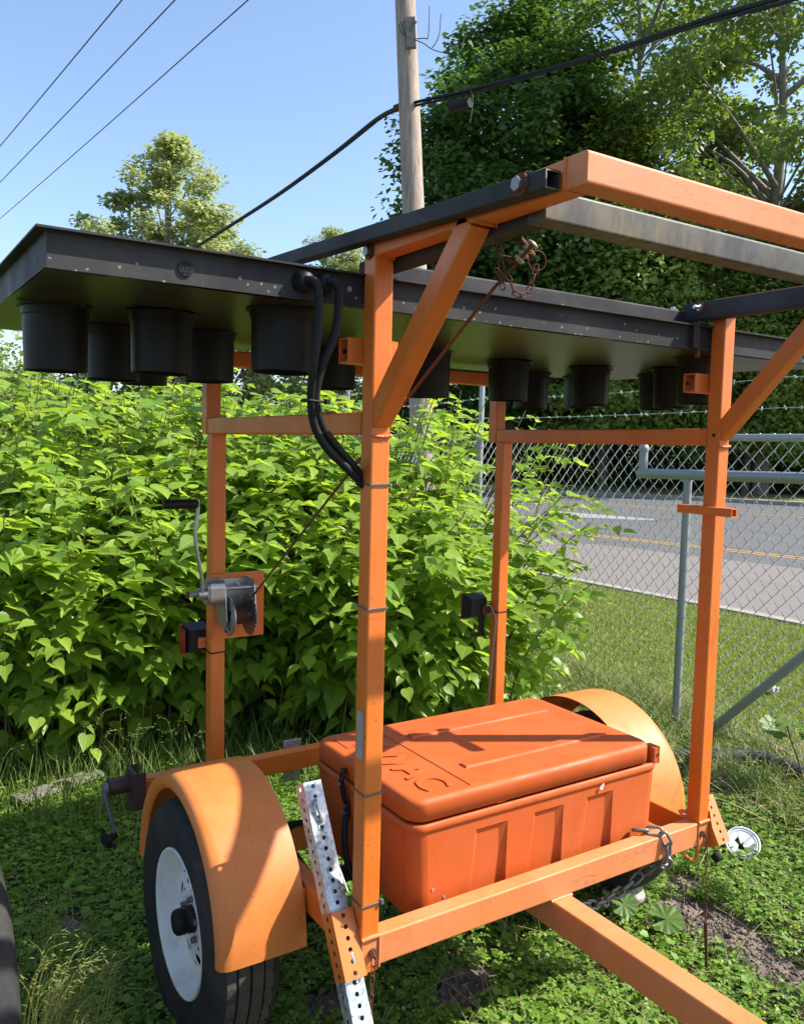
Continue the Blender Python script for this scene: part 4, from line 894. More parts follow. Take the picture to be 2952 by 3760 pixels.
keep = inside(A) & (~in_soil(A[:, 0], A[:, 1], .82)) & (RNG.random(len(A)) < 0.42+0.75*patch(A, 1.2))
A = A[keep]; keep2 = RNG.random(len(A)) < np.clip(1.05-0.25*(A[:, 0]-2.2), .25, 1); A = A[keep2]
lowleaf('clover_ground_cover', A, 0.008, 0.062, 0.0135, M_CLOVER)
B = scatter(9000, -1.6, 3.4, -1.0, 3.0); B = B[inside(B) & ~in_soil(B[:, 0], B[:, 1], .9)]
lowleaf('broad_weed_leaves', B, 0.02, 0.085, 0.030, M_CLOVER, False)
G = scatter(24000, -2.2, 3.5, -0.8, 3.4); pg = patch(G, 0.8, 2.0)
G = G[inside(G) & ~in_soil(G[:, 0], G[:, 1], .9) & ((pg > 0.55) | (G[:, 0] > 2.3)) & (RNG.random(len(G)) < .55)]
blades('grass_tufts', G, 0.05, 0.16, 0.0042, M_GRASS)
G2 = scatter(60000, -3.2, 3.6, 1.3, 3.4)
g2 = ((G2[:, 1] > 1.9-0.15*G2[:, 0]) & (G2[:, 0] < 1.0) & (RNG.random(len(G2)) < .26))
G2 = G2[g2]; blades('tall_grass_by_thicket', G2, 0.08, 0.34, 0.0050, M_GRASS, 0.45, 4)
G3 = scatter(60000, 2.2, 4.2, -0.6, 4.5); d3 = np.abs(G3[:, 0]-(3.22+0.12*(G3[:, 1]-1))+0.22); G3 = G3[(d3 < 0.42) & ((G3[:, 0] > 3.16) | (G3[:, 1] > 1.25) | (G3[:, 0] < 2.9)) & (RNG.random(len(G3)) < .30)]
blades('fence_line_grass', G3, 0.05, 0.30, 0.0050, M_GRASS, 0.6)
G4 = scatter(30000, 2.0, 3.6, -0.5, 4.0); d4 = np.abs(G4[:, 0]-(3.22+0.12*(G4[:, 1]-1))+0.25); G4 = G4[(d4 < 0.5) & ((G4[:, 0] > 3.14) | (G4[:, 1] > 1.25) | (G4[:, 0] < 2.92)) & (RNG.random(len(G4)) < .30)]
blades('dry_grass_litter', G4, 0.04, 0.20, 0.0045, M_STRAW, 1.8)
G5 = scatter(3200, -1.2, 2.6, -0.5, 2.4); blades('dry_grass_litter', G5, 0.03, 0.12, 0.003, M_STRAW, 2.2)
Lw = scatter(150000, 3.2, 7.0, -2.0, 12.0); Lw = Lw[(Lw[:, 0] > 3.28+0.12*(Lw[:, 1]-1)) & (Lw[:, 0] < 6.90-0.03*Lw[:, 1]-0.002*Lw[:, 1]**2)]
Lw[:, 2] = 0.006; blades('lawn_grass', Lw, 0.015, 0.050, 0.0065, M_LAWN, 0.7, 2)
# bromes with nodding seed heads at the left
bro = []; sp = []; nb = 90
cen = [(-0.625, 0.46, .035, .065, 85), (-0.54, 0.42, .03, .04, 16), (-0.60, 0.80, .05, .10, 20), (-0.35, 2.35, .5, .25, 40), (0.1, 2.2, .3, .2, 20)]
stm = MB(); SPP, SPT, SPN, SPS = [], [], [], []
for (cx, cy, sx, sy, k) in cen:
    for i in range(k):
        x, y = random.gauss(cx, sx), random.gauss(cy, sy); h = random.uniform(.24, .42); a = random.gauss(0.35, .7); L = random.uniform(.06, .16)
        pts = [Vector((x, y, 0)), Vector((x+.1*L*math.cos(a), y+.1*L*math.sin(a), h*.55)), Vector((x+.45*L*math.cos(a), y+.45*L*math.sin(a), h*.93)), Vector((x+L*math.cos(a), y+L*math.sin(a), h*.97))]
        P_ = smooth_pts(pts, 4); stm.path(P_, 0.0009, 3, False)
        for j in range(random.randint(5, 10)):
            p = P_[random.randint(len(P_)//2, len(P_)-1)]; aa = a+random.gauss(0, .8)
            SPP.append((p.x+random.gauss(0, .008), p.y+random.gauss(0, .008), p.z+random.gauss(0, .008))); SPT.append((math.cos(aa), math.sin(aa), random.uniform(-.7, .25))); SPN.append((random.gauss(0, .5), random.gauss(0, .5), 1)); SPS.append(random.uniform(.016, .030))
so_ = stm.build('brome_stems', M_BROME, None, W0); so_['kind'] = 'stuff'
tv = np.array([(0, 0, 0), (.4, .085, .02), (1, 0, 0), (.4, -.085, .02), (.4, 0, .10)]); tf = np.array([(0, 1, 4), (1, 2, 4), (2, 3, 4), (3, 0, 4), (0, 2, 1), (0, 3, 2)])
V, F = cloud_arrays(np.array(SPP), np.array(SPT), np.array(SPN), np.array(SPS), tv, tf); mesh_np('brome_seed_heads', V, F, M_BROME, kind='stuff')
G6 = np.array([(random.gauss(-.61, .05), random.gauss(.50, .12), 0) for _ in range(420)]); blades('grass_tufts', G6, .08, .22, .006, M_GRASS, .5)
# tiny yellow flowers
n = 260; Yp = scatter(1400, -0.8, 3.0, -0.4, 2.0)[:n]; Yp = Yp[~in_soil(Yp[:, 0], Yp[:, 1])]; Yp[:, 2] = RNG.uniform(.03, .075, len(Yp))
V, F = cloud_arrays(Yp, RNG.normal(size=(len(Yp), 3)), RNG.normal(size=(len(Yp), 3)), RNG.uniform(.0028, .005, len(Yp)), OV, OF); mesh_np('tiny_yellow_flowers', V, F, M_YELLOWFL, kind='stuff')

# dandelion, mallow-like leaf weeds, stone, pail, plank, pipe, litter
dn = thing('dandelion', (1.045, 0.115, 0), 'single yellow dandelion flower in the clover left of the tongue', 'flower')
b = MB()
for ring, (rr, zz, k) in enumerate(((0.0165, 0.066, 16), (0.012, 0.071, 13), (0.007, 0.0745, 9))):
    for i in range(k):
        a = 2*PI*i/k+ring*.2; c, s_ = math.cos(a), math.sin(a); b.add([(1.045+.002*c-.0016*s_, .115+.002*s_+.0016*c, .066), (1.045+.002*c+.0016*s_, .115+.002*s_-.0016*c, .066), (1.045+rr*c+.0018*s_, .115+rr*s_-.0018*c, zz), (1.045+rr*c-.0018*s_, .115+rr*s_+.0018*c, zz)], [(0, 1, 2, 3)])
b.build('flower_head', M_YELLOWFL, dn, W0); MB().path([(1.045, .115, .0), (1.043, .114, .066)], .0016, 6).build('stalk', M_GRASS, dn, W0)
def lobed(b, c, T_, N_, R, lobes=7, cup=.18, spiky=0.0):
    T_, N_ = Vector(T_).normalized(), Vector(N_).normalized(); B2 = N_.cross(T_).normalized(); N2 = T_.cross(B2); c = Vector(c); n = 56; ring = []
    for k in range(n+1):
        a = -2.75+5.5*k/n; r = R*(0.97+0.03*math.cos(lobes*a*1.0)+spiky*abs(math.sin(lobes*a*.5))*.6+0.03*math.sin(13*a)); ring.append((a, r))
    mid = [c+T_*(0.5*r*math.cos(a))+B2*(0.5*r*math.sin(a))+N2*(cup*R*.25+.03*R*math.cos(lobes*a)) for a, r in ring]; out = [c+T_*(r*math.cos(a))+B2*(r*math.sin(a))+N2*(cup*R*.4+.055*R*math.cos(2*lobes*a+.6)) for a, r in ring]
    b.add([c]+mid+out, [(0, 1+k, 2+k) for k in range(n)]+[(1+k, n+2+k, n+3+k, 2+k) for k in range(n)], True)
for (loc, leaves, lab) in (((1.33, 0.20, 0), [((1.33, .165, .075), (.55, -.35, .05), (-.25, -.3, 1), .062), ((1.37, .20, .05), (.8, .2, -.1), (.2, -.2, 1), .038)], 'broad pleated mallow leaf on the bare soil right of the tongue'),
                           ((1.27, 0.31, 0), [((1.265, .30, .085), (.3, -.6, -.25), (-.3, -.5, .8), .052), ((1.235, .33, .10), (-.6, -.2, .2), (0, -.4, 1), .040), ((1.30, .35, .05), (.5, .4, 0), (0, -.3, 1), .035)], 'mallow weed with bright leaves hanging in front of the grey stone'),
                           ((1.02, 0.42, 0), [((1.02, .42, .12), (-.2, -.5, .1), (-.1, -.6, .7), .045), ((1.06, .40, .10), (.6, -.3, -.1), (.1, -.5, .8), .040), ((.97, .45, .08), (-.6, -.1, 0), (0, -.5, .9), .035)], 'small mallow weed in shade under the front beam behind the grey chain')):
    t_ = thing('mallow_weed', loc, lab, 'weed')
    for (c, T_, N_, R) in leaves:
        b = MB(); lobed(b, c, T_, N_, R); b.build('leaf', M_MALLOW, t_, W0)
        MB().path([(loc[0]+random.uniform(-.02, .02), loc[1]+.03, 0), tuple((Vector(c)+Vector((loc[0], loc[1]+.03, 0)))/2+Vector((0, 0, .02))), c], .0018, 6).build('stalk', M_MALLOW, t_, W0)
t_ = thing('thistle_weed', (3.0, 0.66, 0), 'tall weed with big jagged grey green leaf against the fence mesh', 'weed')
for (c, T_, N_, R) in (((2.86, .70, .355), (.75, -.5, -.1), (-.1, .25, .95), .120), ((2.80, .74, .34), (-.8, .3, .2), (-.2, -.5, .8), .06), ((2.98, .60, .30), (.4, -.8, -.3), (-.3, -.4, .9), .08)):
    b = MB(); lobed(b, c, T_, N_, R, 6, .2, .55); b.build('leaf', M_MALLOW, t_, W0)
MB().path(smooth_pts([(2.97, .64, 0), (2.93, .665, .15), (2.88, .69, .28), (2.86, .70, .35)], 5), .004, 6).build('stalk', M_STEM, t_, W0)
stn = thing('stone', (1.37, 0.37, 0), 'rounded grey stone under the front beam by the hanging grey chain', 'stone')
bm = bmesh.new(); bmesh.ops.create_icosphere(bm, subdivisions=3, radius=1)
for v in bm.verts:
    q = v.co; v.co = Vector((q.x*.055, q.y*.06, q.z*.055))*(1+.10*math.sin(4*q.x+2*q.y)+.07*math.sin(7*q.z+3*q.x)); 
    if v.co.z > .042: v.co.z = .042+(v.co.z-.042)*.35
me = bpy.data.meshes.new('stone'); bm.to_mesh(me); bm.free(); me.materials.append(M_STONE); o = bpy.data.objects.new('stone_body', me); COL.objects.link(o); o.parent = stn; o.location = (0, 0, .05)
# white pail on its side with its bottom smashed in
pa = thing('plastic_pail', (2.05, 0.36, 0), 'white plastic pail lying in the clover with a torn hole in its face', 'bucket')
cen_ = Vector((2.075, 0.385, 0.072)); ax = Vector((-0.50, -0.42, 0.76)).normalized(); ea = ax.cross(Vector((0, 0, 1))).normalized(); eb = ea.cross(ax)
b = MB(); b.lathe([(h*.64, q*.64) for h, q in [(-.14, .088), (-.02, .105), (0, .106), (.004, .110), (.008, .110), (.010, .106), (.010, .102)]], cen_, ax, 40); b.build('bucket_wall', M_WHITE, pa, W0)
tear = [(-.033, -.052), (-.028, -.028), (-.022, -.040), (0.002, -.030), (-.008, .018), (.008, -.004), (.018, .002), (.026, .040), (.030, .040), (.052, .010), (.050, -.002), (.040, .010), (.024, -.012), (.030, -.040), (.010, -.048)]
n = 60; out, inn = [], []
tp = lambda u, v, d=0: tuple(cen_+ea*u*.64+eb*v*.64+ax*(.003-d*.6))
tc_ = (.008, -.022)
for k in range(n):
    a = 2*PI*k/n; out.append(tp(.103*math.cos(a), .103*math.sin(a)))
    # radial hit of the torn outline
    best = .012
    for i in range(len(tear)):
        (x1, y1), (x2, y2) = tear[i], tear[(i+1) % len(tear)]; dx, dy = math.cos(a), math.sin(a); x1 -= tc_[0]; x2 -= tc_[0]; y1 -= tc_[1]; y2 -= tc_[1]
        den = dx*(y2-y1)-dy*(x2-x1)
        if abs(den) > 1e-9:
            tt = (x1*(y2-y1)-y1*(x2-x1))/den; uu = (x1*dy-y1*dx)/den
            if tt > 0 and -1e-6 <= uu <= 1: best = max(best, tt)
    inn.append(tp(tc_[0]+best*math.cos(a), tc_[1]+best*math.sin(a), .006))
b = MB(); b.add(out+inn, [(k, (k+1) % n, n+(k+1) % n, n+k) for k in range(n)]); b.torus(cen_+ax*.003, ax, .056, .0018, 40, 6); b.build('cracked_face', M_WHITE, pa, W0)
pk = thing('plank', (-0.24, 2.40, 0), 'weathered grey board lying in the grass below the thicket', 'plank'); pk.rotation_euler = (0, 0, 0.36)
b = MB().bar(-.21, .21, -.045, .045, 0.055, 0.075, 0, .003); o = b.build('board', M_PLANK, None, W0); o.parent = pk
pp = thing('drain_pipe', (3.0, 0.85, 0), 'black flexible drain pipe lying on the ground along the fence', 'pipe')
pts = smooth_pts([(2.55, 1.45, .02), (2.78, 1.18, .04), (3.02, 1.00, .055), (3.06, .80, .055), (3.03, .62, .055), (3.05, .35, .05), (3.15, -.1, .05)], 22)
b = MB(); b.path(pts, [0.046+(.0035 if i % 2 else 0) for i in range(len(pts))], 18); b.build('pipe_run', M_PIPE, pp, W0)
b = MB(); n = 9; v = [(4.376+.05*i-.2+.02*math.sin(3*j), 1.788+.05*j-.2, .05+.045*math.sin(i*1.7+j*1.1)*math.cos(j*1.3)+.03) for i in range(n) for j in range(n)]
v = [(4.376+(x-4.376)*.28, 1.788+(y-1.788)*.28, z*.6) for x, y, z in v]
b.add(v, [(i*n+j, i*n+j+1, (i+1)*n+j+1, (i+1)*n+j) for i in range(n-1) for j in range(n-1)]); tag(b.build('litter', M_PAPER, None, W0), 'crumpled white scrap of litter on the lawn beyond the fence', 'litter')

# ------------------------------------------------------------------ chain link fence and pipe gate
fence = thing('chain_link_fence', (fx(3), 3.0, 0), 'galvanised chain link fence topped with barbed wire along the lawn', 'fence')
FY0, FY1 = -2.2, 11.0; ztop = 1.80
nwire = int((FY1-FY0)/0.048); rows = int((ztop+.03-0.04)/0.048); r = 0.0033; allV, allF = [], []
yy0 = FY0+0.048*np.arange(nwire); zz = 0.04+0.048*np.arange(rows+1); off = (np.arange(rows+1) % 2)*0.048
dirn = np.array([0.12, 1.0])/math.hypot(.12, 1)
for i, y0 in enumerate(yy0):
    base = off if i % 2 == 0 else off; y = y0+((np.arange(rows+1)+i) % 2)*0.048-0.0; bulge = (((np.arange(rows+1)+i) % 2)*2-1)*0.0016+RNG.normal(0, .0006, rows+1)
    y = y0+((np.arange(rows+1)+i) % 2)*0.0485; x = 3.22+.12*(y-1)+bulge+.006*np.sin(y*1.3)+.004*np.sin(zz*4+y); 
    ctr = np.stack([x, y, zz], 1); ang = np.array([0, 2*PI/3, 4*PI/3])
    ring = ctr[:, None, :]+r*np.stack([np.cos(ang), np.sin(ang)*.7, np.sin(ang)*.7], 1)[None]
    allV.append(ring.reshape(-1, 3)); k = np.arange(rows); o = i*(rows+1)*3
    for q in range(3): allF.append(np.stack([o+k*3+q, o+k*3+(q+1) % 3, o+(k+1)*3+(q+1) % 3, o+(k+1)*3+q], 1))
# twisted ends above the rail
V = np.vstack(allV); F = np.vstack(allF); mesh_np('wire_mesh', V, F, M_MESHWIRE, fence, kind='stuff')
MB().path([(fx(FY0), FY0, ztop-.012), (fx(4.0), 4.0, ztop-.006), (fx(FY1), FY1, ztop)], .021, 14).build('top_rail', M_FENCEGALV, fence, W0)
for y in (-1.6, 1.15+.0, 4.14, 7.2, 10.2):
    if abs(y-1.15) < .01: continue
    x = fx(y)-.035; b = MB(); b.cyl((x, y, -.1), (x, y, 1.83), .032, n=18); b.cyl((x, y, 1.70), (x, y, 1.74), .0355, n=18); b.cyl((x, y, 1.755), (x, y, 1.83), .0375, .034, n=18)
    p_ = b.build('line_post', M_FENCEGALV, fence, W0); MB().rect((x+.01, y, 1.83), (x+.01, y, 2.34), .03, .045, (0, 1, 0), .004).build('barb_arm', M_FENCEGALV, p_, W0)
for (dz, sag, sd) in ((.155, .012, 1), (.325, .03, 2), (.49, .03, 3)):
    g = MB(); P1 = []; P2 = []; n = 260
    for i in range(n+1):
        y = FY0+(FY1-FY0)*i/n; u = ((y-1.1) % 3.05)/3.05; z = ztop+dz-sag*4*u*(1-u)+(.02*(y-2)/6 if sd > 1 else .0); x = fx(y); a = i*1.9
        P1.append((x+.002*math.cos(a), y, z+.002*math.sin(a))); P2.append((x-.002*math.cos(a), y, z-.002*math.sin(a)))
    g.path(P1, .0014, 4, False); g.path(P2, .0014, 4, False)
    y = FY0+.05
    while y < FY1:
        i = int((y-FY0)/(FY1-FY0)*n); c = Vector(P1[i]); 
        for k in range(2):
            a = random.uniform(0, PI); d = Vector((math.cos(a), .35*random.choice((-1, 1)), math.sin(a)))*.014; g.path([c-d, c+d], .0014, 4, False)
        g.torus(c, (0, 1, 0), .0038, .0016, 8, 4); y += random.gauss(.127, .010)
    g.build('barbed_wire', M_MESHWIRE, fence, W0)
for y in (0.9, 1.9, 4.75, 5.6, 6.6): MB().torus((fx(y), y, ztop-.012), (.2, 1, .1), .026, .0022, 16, 5).build('rail_tie', M_MESHWIRE, fence, W0)
gate = thing('pipe_gate', (3.14, 1.4, 0), 'grey pipe gate frame with diagonal brace standing just inside the fence', 'gate')
MB().cyl((3.150, 1.600, -.1), (3.150, 1.600, 1.545), .0245, n=20).build('gate_post', M_PVC, gate, W0)
MB().path([(3.150, 1.975, 1.560), (3.14, 1.6, 1.567), (3.10, .3, 1.590), (3.08, -.6, 1.605)], .031, 20).build('gate_rail', M_PVC, gate, W0)
b = MB(); b.cyl((3.15, 1.945, 1.565), (3.15, 1.945, 1.715), .0265, n=20); b.lathe([(0, .030), (.004, .0315), (.022, .0315), (.026, .030), (.040, .024), (.046, .012), (.048, .001)], (3.15, 1.945, 1.700), (0, 0, 1), 20); b.build('capped_stub', M_PVC, gate, W0)
MB().cyl((3.15, 1.37, .06), (3.15, .42, 1.06), .0265, n=20).build('gate_brace', M_PVC, gate, W0)

# ------------------------------------------------------------------ utility pole and wires
PA, PB = Vector((5.420, 8.138, 4.955)), Vector((5.394, 8.423, 7.774))      # two points of the pole's axis
def pax(z): return PA+(PB-PA)*((z-PA.z)/(PB.z-PA.z))
px, py = pax(0).x, pax(0).y
pole = thing('utility_pole', (px, py, 0), 'weathered wooden utility pole rising above the sign trailer', 'utility pole')
b = MB(); b.path([pax(-.2), pax(5), pax(10.5)], [.165, .150, .128], 28); b.build('pole_shaft', M_POLE, pole, W0)
rt = Vector((R2.x, R2.y, 0)).normalized(); tw = -Vector((FW.x, FW.y, 0)).normalized()
pc_ = lambda z, a, t: pax(z)+rt*a+tw*t
MB().rect(pc_(7.05, .055, .17), pc_(7.45, .055, .17), .13, .07, tuple(tw), .004).build('equipment_mount', M_PLANK, pole, W0)
b = MB(); b.cyl(pc_(7.22, .02, .17), pc_(7.38, .12, .24), .025, n=10); b.build('insulator', M_JACKGREY, pole, W0)
for pts in ([(7.6, -.10, .16), (7.32, -.10, .18), (7.19, -.02, .2), (7.16, .10, .2), (7.17, .24, .2), (7.17, .28, .2), (7.32, .30, .2), (7.6, .32, .2)],
            [(7.5, -.07, .16), (7.26, -.04, .18), (7.15, .10, .2), (7.10, .22, .2), (7.02, .34, .2), (6.98, .50, .2), (6.97, .62, .2), (7.05, .73, .2), (7.2, .77, .2), (7.33, .84, .2)],
            [(7.04, .33, .2), (7.12, .39, .2), (7.25, .44, .2), (7.5, .47, .2)]):
    MB().path(smooth_pts([pc_(*q) for q in pts], 6), .0065, 6).build('jumper_wire', M_OWIRE, pole, W0)
VD = Vector((-0.10016, 1.25539, 0)).normalized()
for i, P0 in enumerate(((3.287, 15.043, 9.900), (4.105, 14.460, 9.900), (5.227, 13.659, 9.900))):
    P0 = Vector(P0); pts = []
    for k in range(31):
        s_ = -12+4.2*k; pts.append(P0+VD*s_+Vector((0, 0, .0006*s_*(s_-12)*.4)))
    tag(MB().path(pts, .013, 6).build('overhead_wire', M_OWIRE, None, W0), ('thin overhead wire, leftmost of the three crossing the blue sky', 'thin overhead wire, middle one of the three crossing the blue sky', 'thin overhead wire, rightmost of the three crossing the blue sky')[i], 'wire', 'power lines across the sky')
cab = thing('communications_cable', (px, py, 5.8), 'thick black cable bundle strung past the pole in front of the trees', 'cable')
att = Vector((px-.03, py-.01, 0))+tw*.17
Lft = [Vector((5.391, 8.537, 6.391)), Vector((5.492, 9.312, 6.481)), Vector((5.580, 10.746, 6.422)), Vector((5.635, 12.853, 6.326)), Vector((5.756, 15.276, 6.338)), Vector((5.829, 18.210, 6.327)), Vector((5.989, 24.018, 6.338)), Vector((6.278, 35.340, 6.489))]
Rgt = [Vector((5.391, 8.537, 6.391)), Vector((5.421, 8.037, 6.326)), Vector((5.592, 7.300, 6.247)), Vector((5.723, 5.902, 6.059)), Vector((5.651, 4.595, 5.822)), Vector((5.467, 3.461, 5.583)), Vector((5.305, 2.727, 5.382)), Vector((5.103, 1.993, 5.178)), Vector((4.815, 1.125, 4.945))]
dz = Vector((0, 0, .03))
b = MB(); b.path(smooth_pts([p for p in Lft], 5), .034, 8); b.path(smooth_pts([p-dz*.9 for p in Lft[1:]], 5), .017, 8); b.build('left_span', M_CABLE, cab, W0)
b = MB(); b.path(smooth_pts(Rgt, 6), .022, 8); b.path(smooth_pts([p-dz*1.1+Vector((0, 0, .012*math.sin(5*i))) for i, p in enumerate(Rgt)], 6), .017, 8); b.build('right_span', M_CABLE, cab, W0)
b = MB(); p0, p1 = Vector((5.512, 7.454, 6.187)), Vector((5.595, 7.139, 6.161)); b.cyl(p0-dz*3.4, p1-dz*3.2, .062, n=16); b.build('splice_case', M_CABLE, cab, W0)
b = MB(); b.path(smooth_pts([Vector((5.583, 7.126, 6.204)), Vector((5.618, 7.129, 6.147)), Vector((5.651, 7.176, 6.002)), Vector((5.669, 7.233, 5.855))], 4), .007, 6); b.path(smooth_pts([Vector((5.570, 7.194, 6.090)), Vector((5.617, 7.195, 6.017))], 4), .006, 6); b.build('drop_wire', M_JACKGREY, cab, W0)
MB().cyl(Vector((5.306, 8.486, 6.341)), Vector((5.353, 8.386, 6.357)), .05, n=10).build('rusty_clamp', M_RUST, cab, W0)
# ------------------------------------------------------------------ knotweed thicket
kt = thing('knotweed_thicket', (-0.3, 3.4, 0), 'dense bright green knotweed thicket with heart shaped leaves behind the trailer', 'thicket')
LP, LT_, LN_, LS = [], [], [], []; stems = MB()
def leaf(p, az, droop, size, tilt=0.22):
    T_ = Vector((math.cos(az), math.sin(az), -droop)).normalized(); up = Vector((random.gauss(0, tilt), random.gauss(-.16, tilt), 1))
    LP.append(tuple(p)); LT_.append(tuple(T_)); LN_.append(tuple(up)); LS.append(size)
def cane(bx, by, H, lean, leanaz, nbr, low=0.12):
    P_ = []; n = 9; kx = random.gauss(0, .04); ky = random.gauss(0, .04)
    for i in range(n+1):
        t = i/n; l = lean*t**2.0; P_.append(Vector((bx+math.cos(leanaz)*l+kx*math.sin(4*t), by+math.sin(leanaz)*l+ky*math.sin(5*t), H*(t-.10*t**3))))
    stems.path(P_, [.0058*(1-.7*i/n)+.001 for i in range(n+1)], 4, False)
    at = lambda t: P_[min(n-1, int(t*n))].lerp(P_[min(n, int(t*n)+1)], t*n-int(t*n)) if t < 1 else P_[-1]
    s = 1
    t = low
    while t < 1:
        p = at(t); a = leanaz+s*random.uniform(.6, 1.7)+random.gauss(0, .4); low_ = max(0, .95-p.z)
        leaf(p+Vector((math.cos(a), math.sin(a), .1))*.03, a, .10+.75*low_+random.gauss(0, .18), random.triangular(.080, .19, .14)*(1-.35*t), .25); s = -s; t += random.uniform(.045, .075)
    for k in range(nbr):
        t = random.uniform(.25, .97); p0 = at(t); a = leanaz+random.gauss(0, 1.15); L = random.uniform(.22, .52)*(1.15-.55*t); m = max(4, int(L/.055)); Q = []
        sl = random.uniform(.15, .75)
        for i in range(m+1):
            u = i/m; Q.append(p0+Vector((math.cos(a)*L*u, math.sin(a)*L*u, L*(sl*u-.55*u*u))))
        stems.path([Q[0], Q[m//2], Q[-1]], [.0024, .0018, .0009], 3, False); s = 1
        for i in range(1, m+1):
            aa = a+s*random.uniform(.5, 1.2) if i < m else a; low_ = max(0, .9-Q[i].z)
            leaf(Q[i], aa, .08+.75*low_+random.gauss(0, .18), random.triangular(.070, .18, .14)*(1.05-.45*i/m), .24); s = -s
def canes(n, x0, x1, y0, y1, fn):
    k = 0
    while k < n:
        x, y = random.uniform(x0, x1), random.uniform(y0, y1)
        r_ = fn(x, y)
        if r_ is None: continue
        H, lean, az = r_; cane(x, y, H, lean, az, random.randint(5, 8)); k += 1
def mainf(x, y):
    yf_ = 2.66-0.10*max(0, x+.3) if x > -.5 else 2.72
    if y < yf_: return None
    H = 1.36+0.50*(y-yf_)+random.gauss(0, .12); H = min(H, 2.36+random.gauss(0, .08))
    if x < -1.5: H += .06
    return H, random.uniform(.25, .60), -PI/2+random.gauss(0, .55)
canes(270, -3.0, 1.35, 2.5, 4.0, mainf)
canes(190, -2.8, 1.8, 3.8, 5.6, mainf)
def rightf(x, y):
    if x > 3.0+.12*(y-1): return None
    yf_ = 2.25-.25*(x-1.0)
    if y < yf_: return None
    H = 1.12+.56*(y-yf_)-.20*max(0, x-1.8)+random.gauss(0, .09); return min(H, 2.1), random.uniform(.30, .62), -PI/2+random.gauss(-.1, .6)
canes(120, 0.9, 2.35, 1.8, 3.6, rightf)
canes(70, .4, 2.5, 3.2, 5.4, lambda x, y: (2.25+random.gauss(0, .1), random.uniform(.2, .5), -PI/2+random.gauss(0, .8)) if x < 3.1+.12*(y-1) else None)
canes(30, 1.7, 3.2, 3.2, 4.8, lambda x, y: (2.0+random.gauss(.1, .1), random.uniform(.2, .5), -PI/2+random.gauss(0, .8)) if x < 3.1+.12*(y-1) else None)
for (x, y, H, l, az) in ((1.9, 2.9, 2.25, .3, -1.4), (2.1, 3.1, 2.4, .25, -1.2), (2.25, 3.3, 2.35, .3, -1.8), (2.0, 3.4, 2.45, .2, -1.5), (2.4, 3.5, 2.4, .25, -1.0), (2.3, 3.0, 2.3, .3, -1.6), (1.7, 3.0, 2.35, .3, -1.3), (1.8, 2.7, 2.15, .3, -1.5), (2.3, 2.35, 1.40, .60, -.8), (2.4, 2.6, 1.62, .55, -.5), (2.75, 2.8, 2.05, .55, -.4), (2.7, 3.2, 2.2, .45, -.3), (2.2, 2.05, 1.05, .45, -1.0), (2.9, 3.4, 2.1, .5, -.5), (2.15, 1.95, .8, .40, -1.1), (3.3, 4.6, 2.25, .3, -.8), (3.1, 4.3, 2.15, .4, -.9)):
    cane(x, y, H, l, az, 6, .3)
P = np.array(LP); T_ = np.array(LT_); N_ = np.array(LN_); S = np.array(LS)
# no leaf inside the trailer's own parts
ok = P[:, 1] > 1.42
P, T_, N_, S = P[ok], T_[ok], N_[ok], S[ok]
d = P-np.array(CAM); sz = S/(d@np.array(FW)); vis = seen(P, -.02); order = np.argsort(-(sz+vis*1.0)+0.0)
front = order[:300]; rest = np.setdiff1d(np.arange(len(P)), front)
kinds = RNG.integers(0, 4, len(P)); Vs, Fs, Us, o_ = [], [], [], 0
for k in range(4):
    ii = rest[kinds[rest] == k]; V, F = cloud_arrays(P[ii], T_[ii], N_[ii], S[ii], KVS[k], KF); Vs.append(V); Fs.append(F+o_); o_ += len(V); Us.append(np.tile(KV, (len(ii), 1)))
mesh_np('knotweed_leaves', np.vstack(Vs), np.vstack(Fs), M_KNOT, kt, np.vstack(Us), 'stuff')
lms = []
for k in range(4):
    lmh = bpy.data.meshes.new('knotweed_leaf'); lmh.from_pydata([tuple(v) for v in KVS[k]], [], [tuple(int(i) for i in f) for f in KF]); a_ = lmh.attributes.new('leafuv', 'FLOAT_VECTOR', 'POINT'); a_.data.foreach_set('vector', KV.astype(np.float32).ravel()); lmh.materials.append(M_KNOT); lms.append(lmh)
for i in front:
    t = Vector(T_[i]).normalized(); b2 = Vector(N_[i]).cross(t).normalized(); n2 = t.cross(b2); s = float(S[i])
    m4 = Matrix((t*s, b2*s, n2*s)).transposed().to_4x4(); m4.translation = Vector(P[i])-kt.location
    o = bpy.data.objects.new('knotweed_leaf', lms[kinds[i]]); COL.objects.link(o); o.parent = kt; o.matrix_local = m4
st_ = stems.build('knotweed_stems', M_STEM, kt, W0); st_['kind'] = 'stuff'

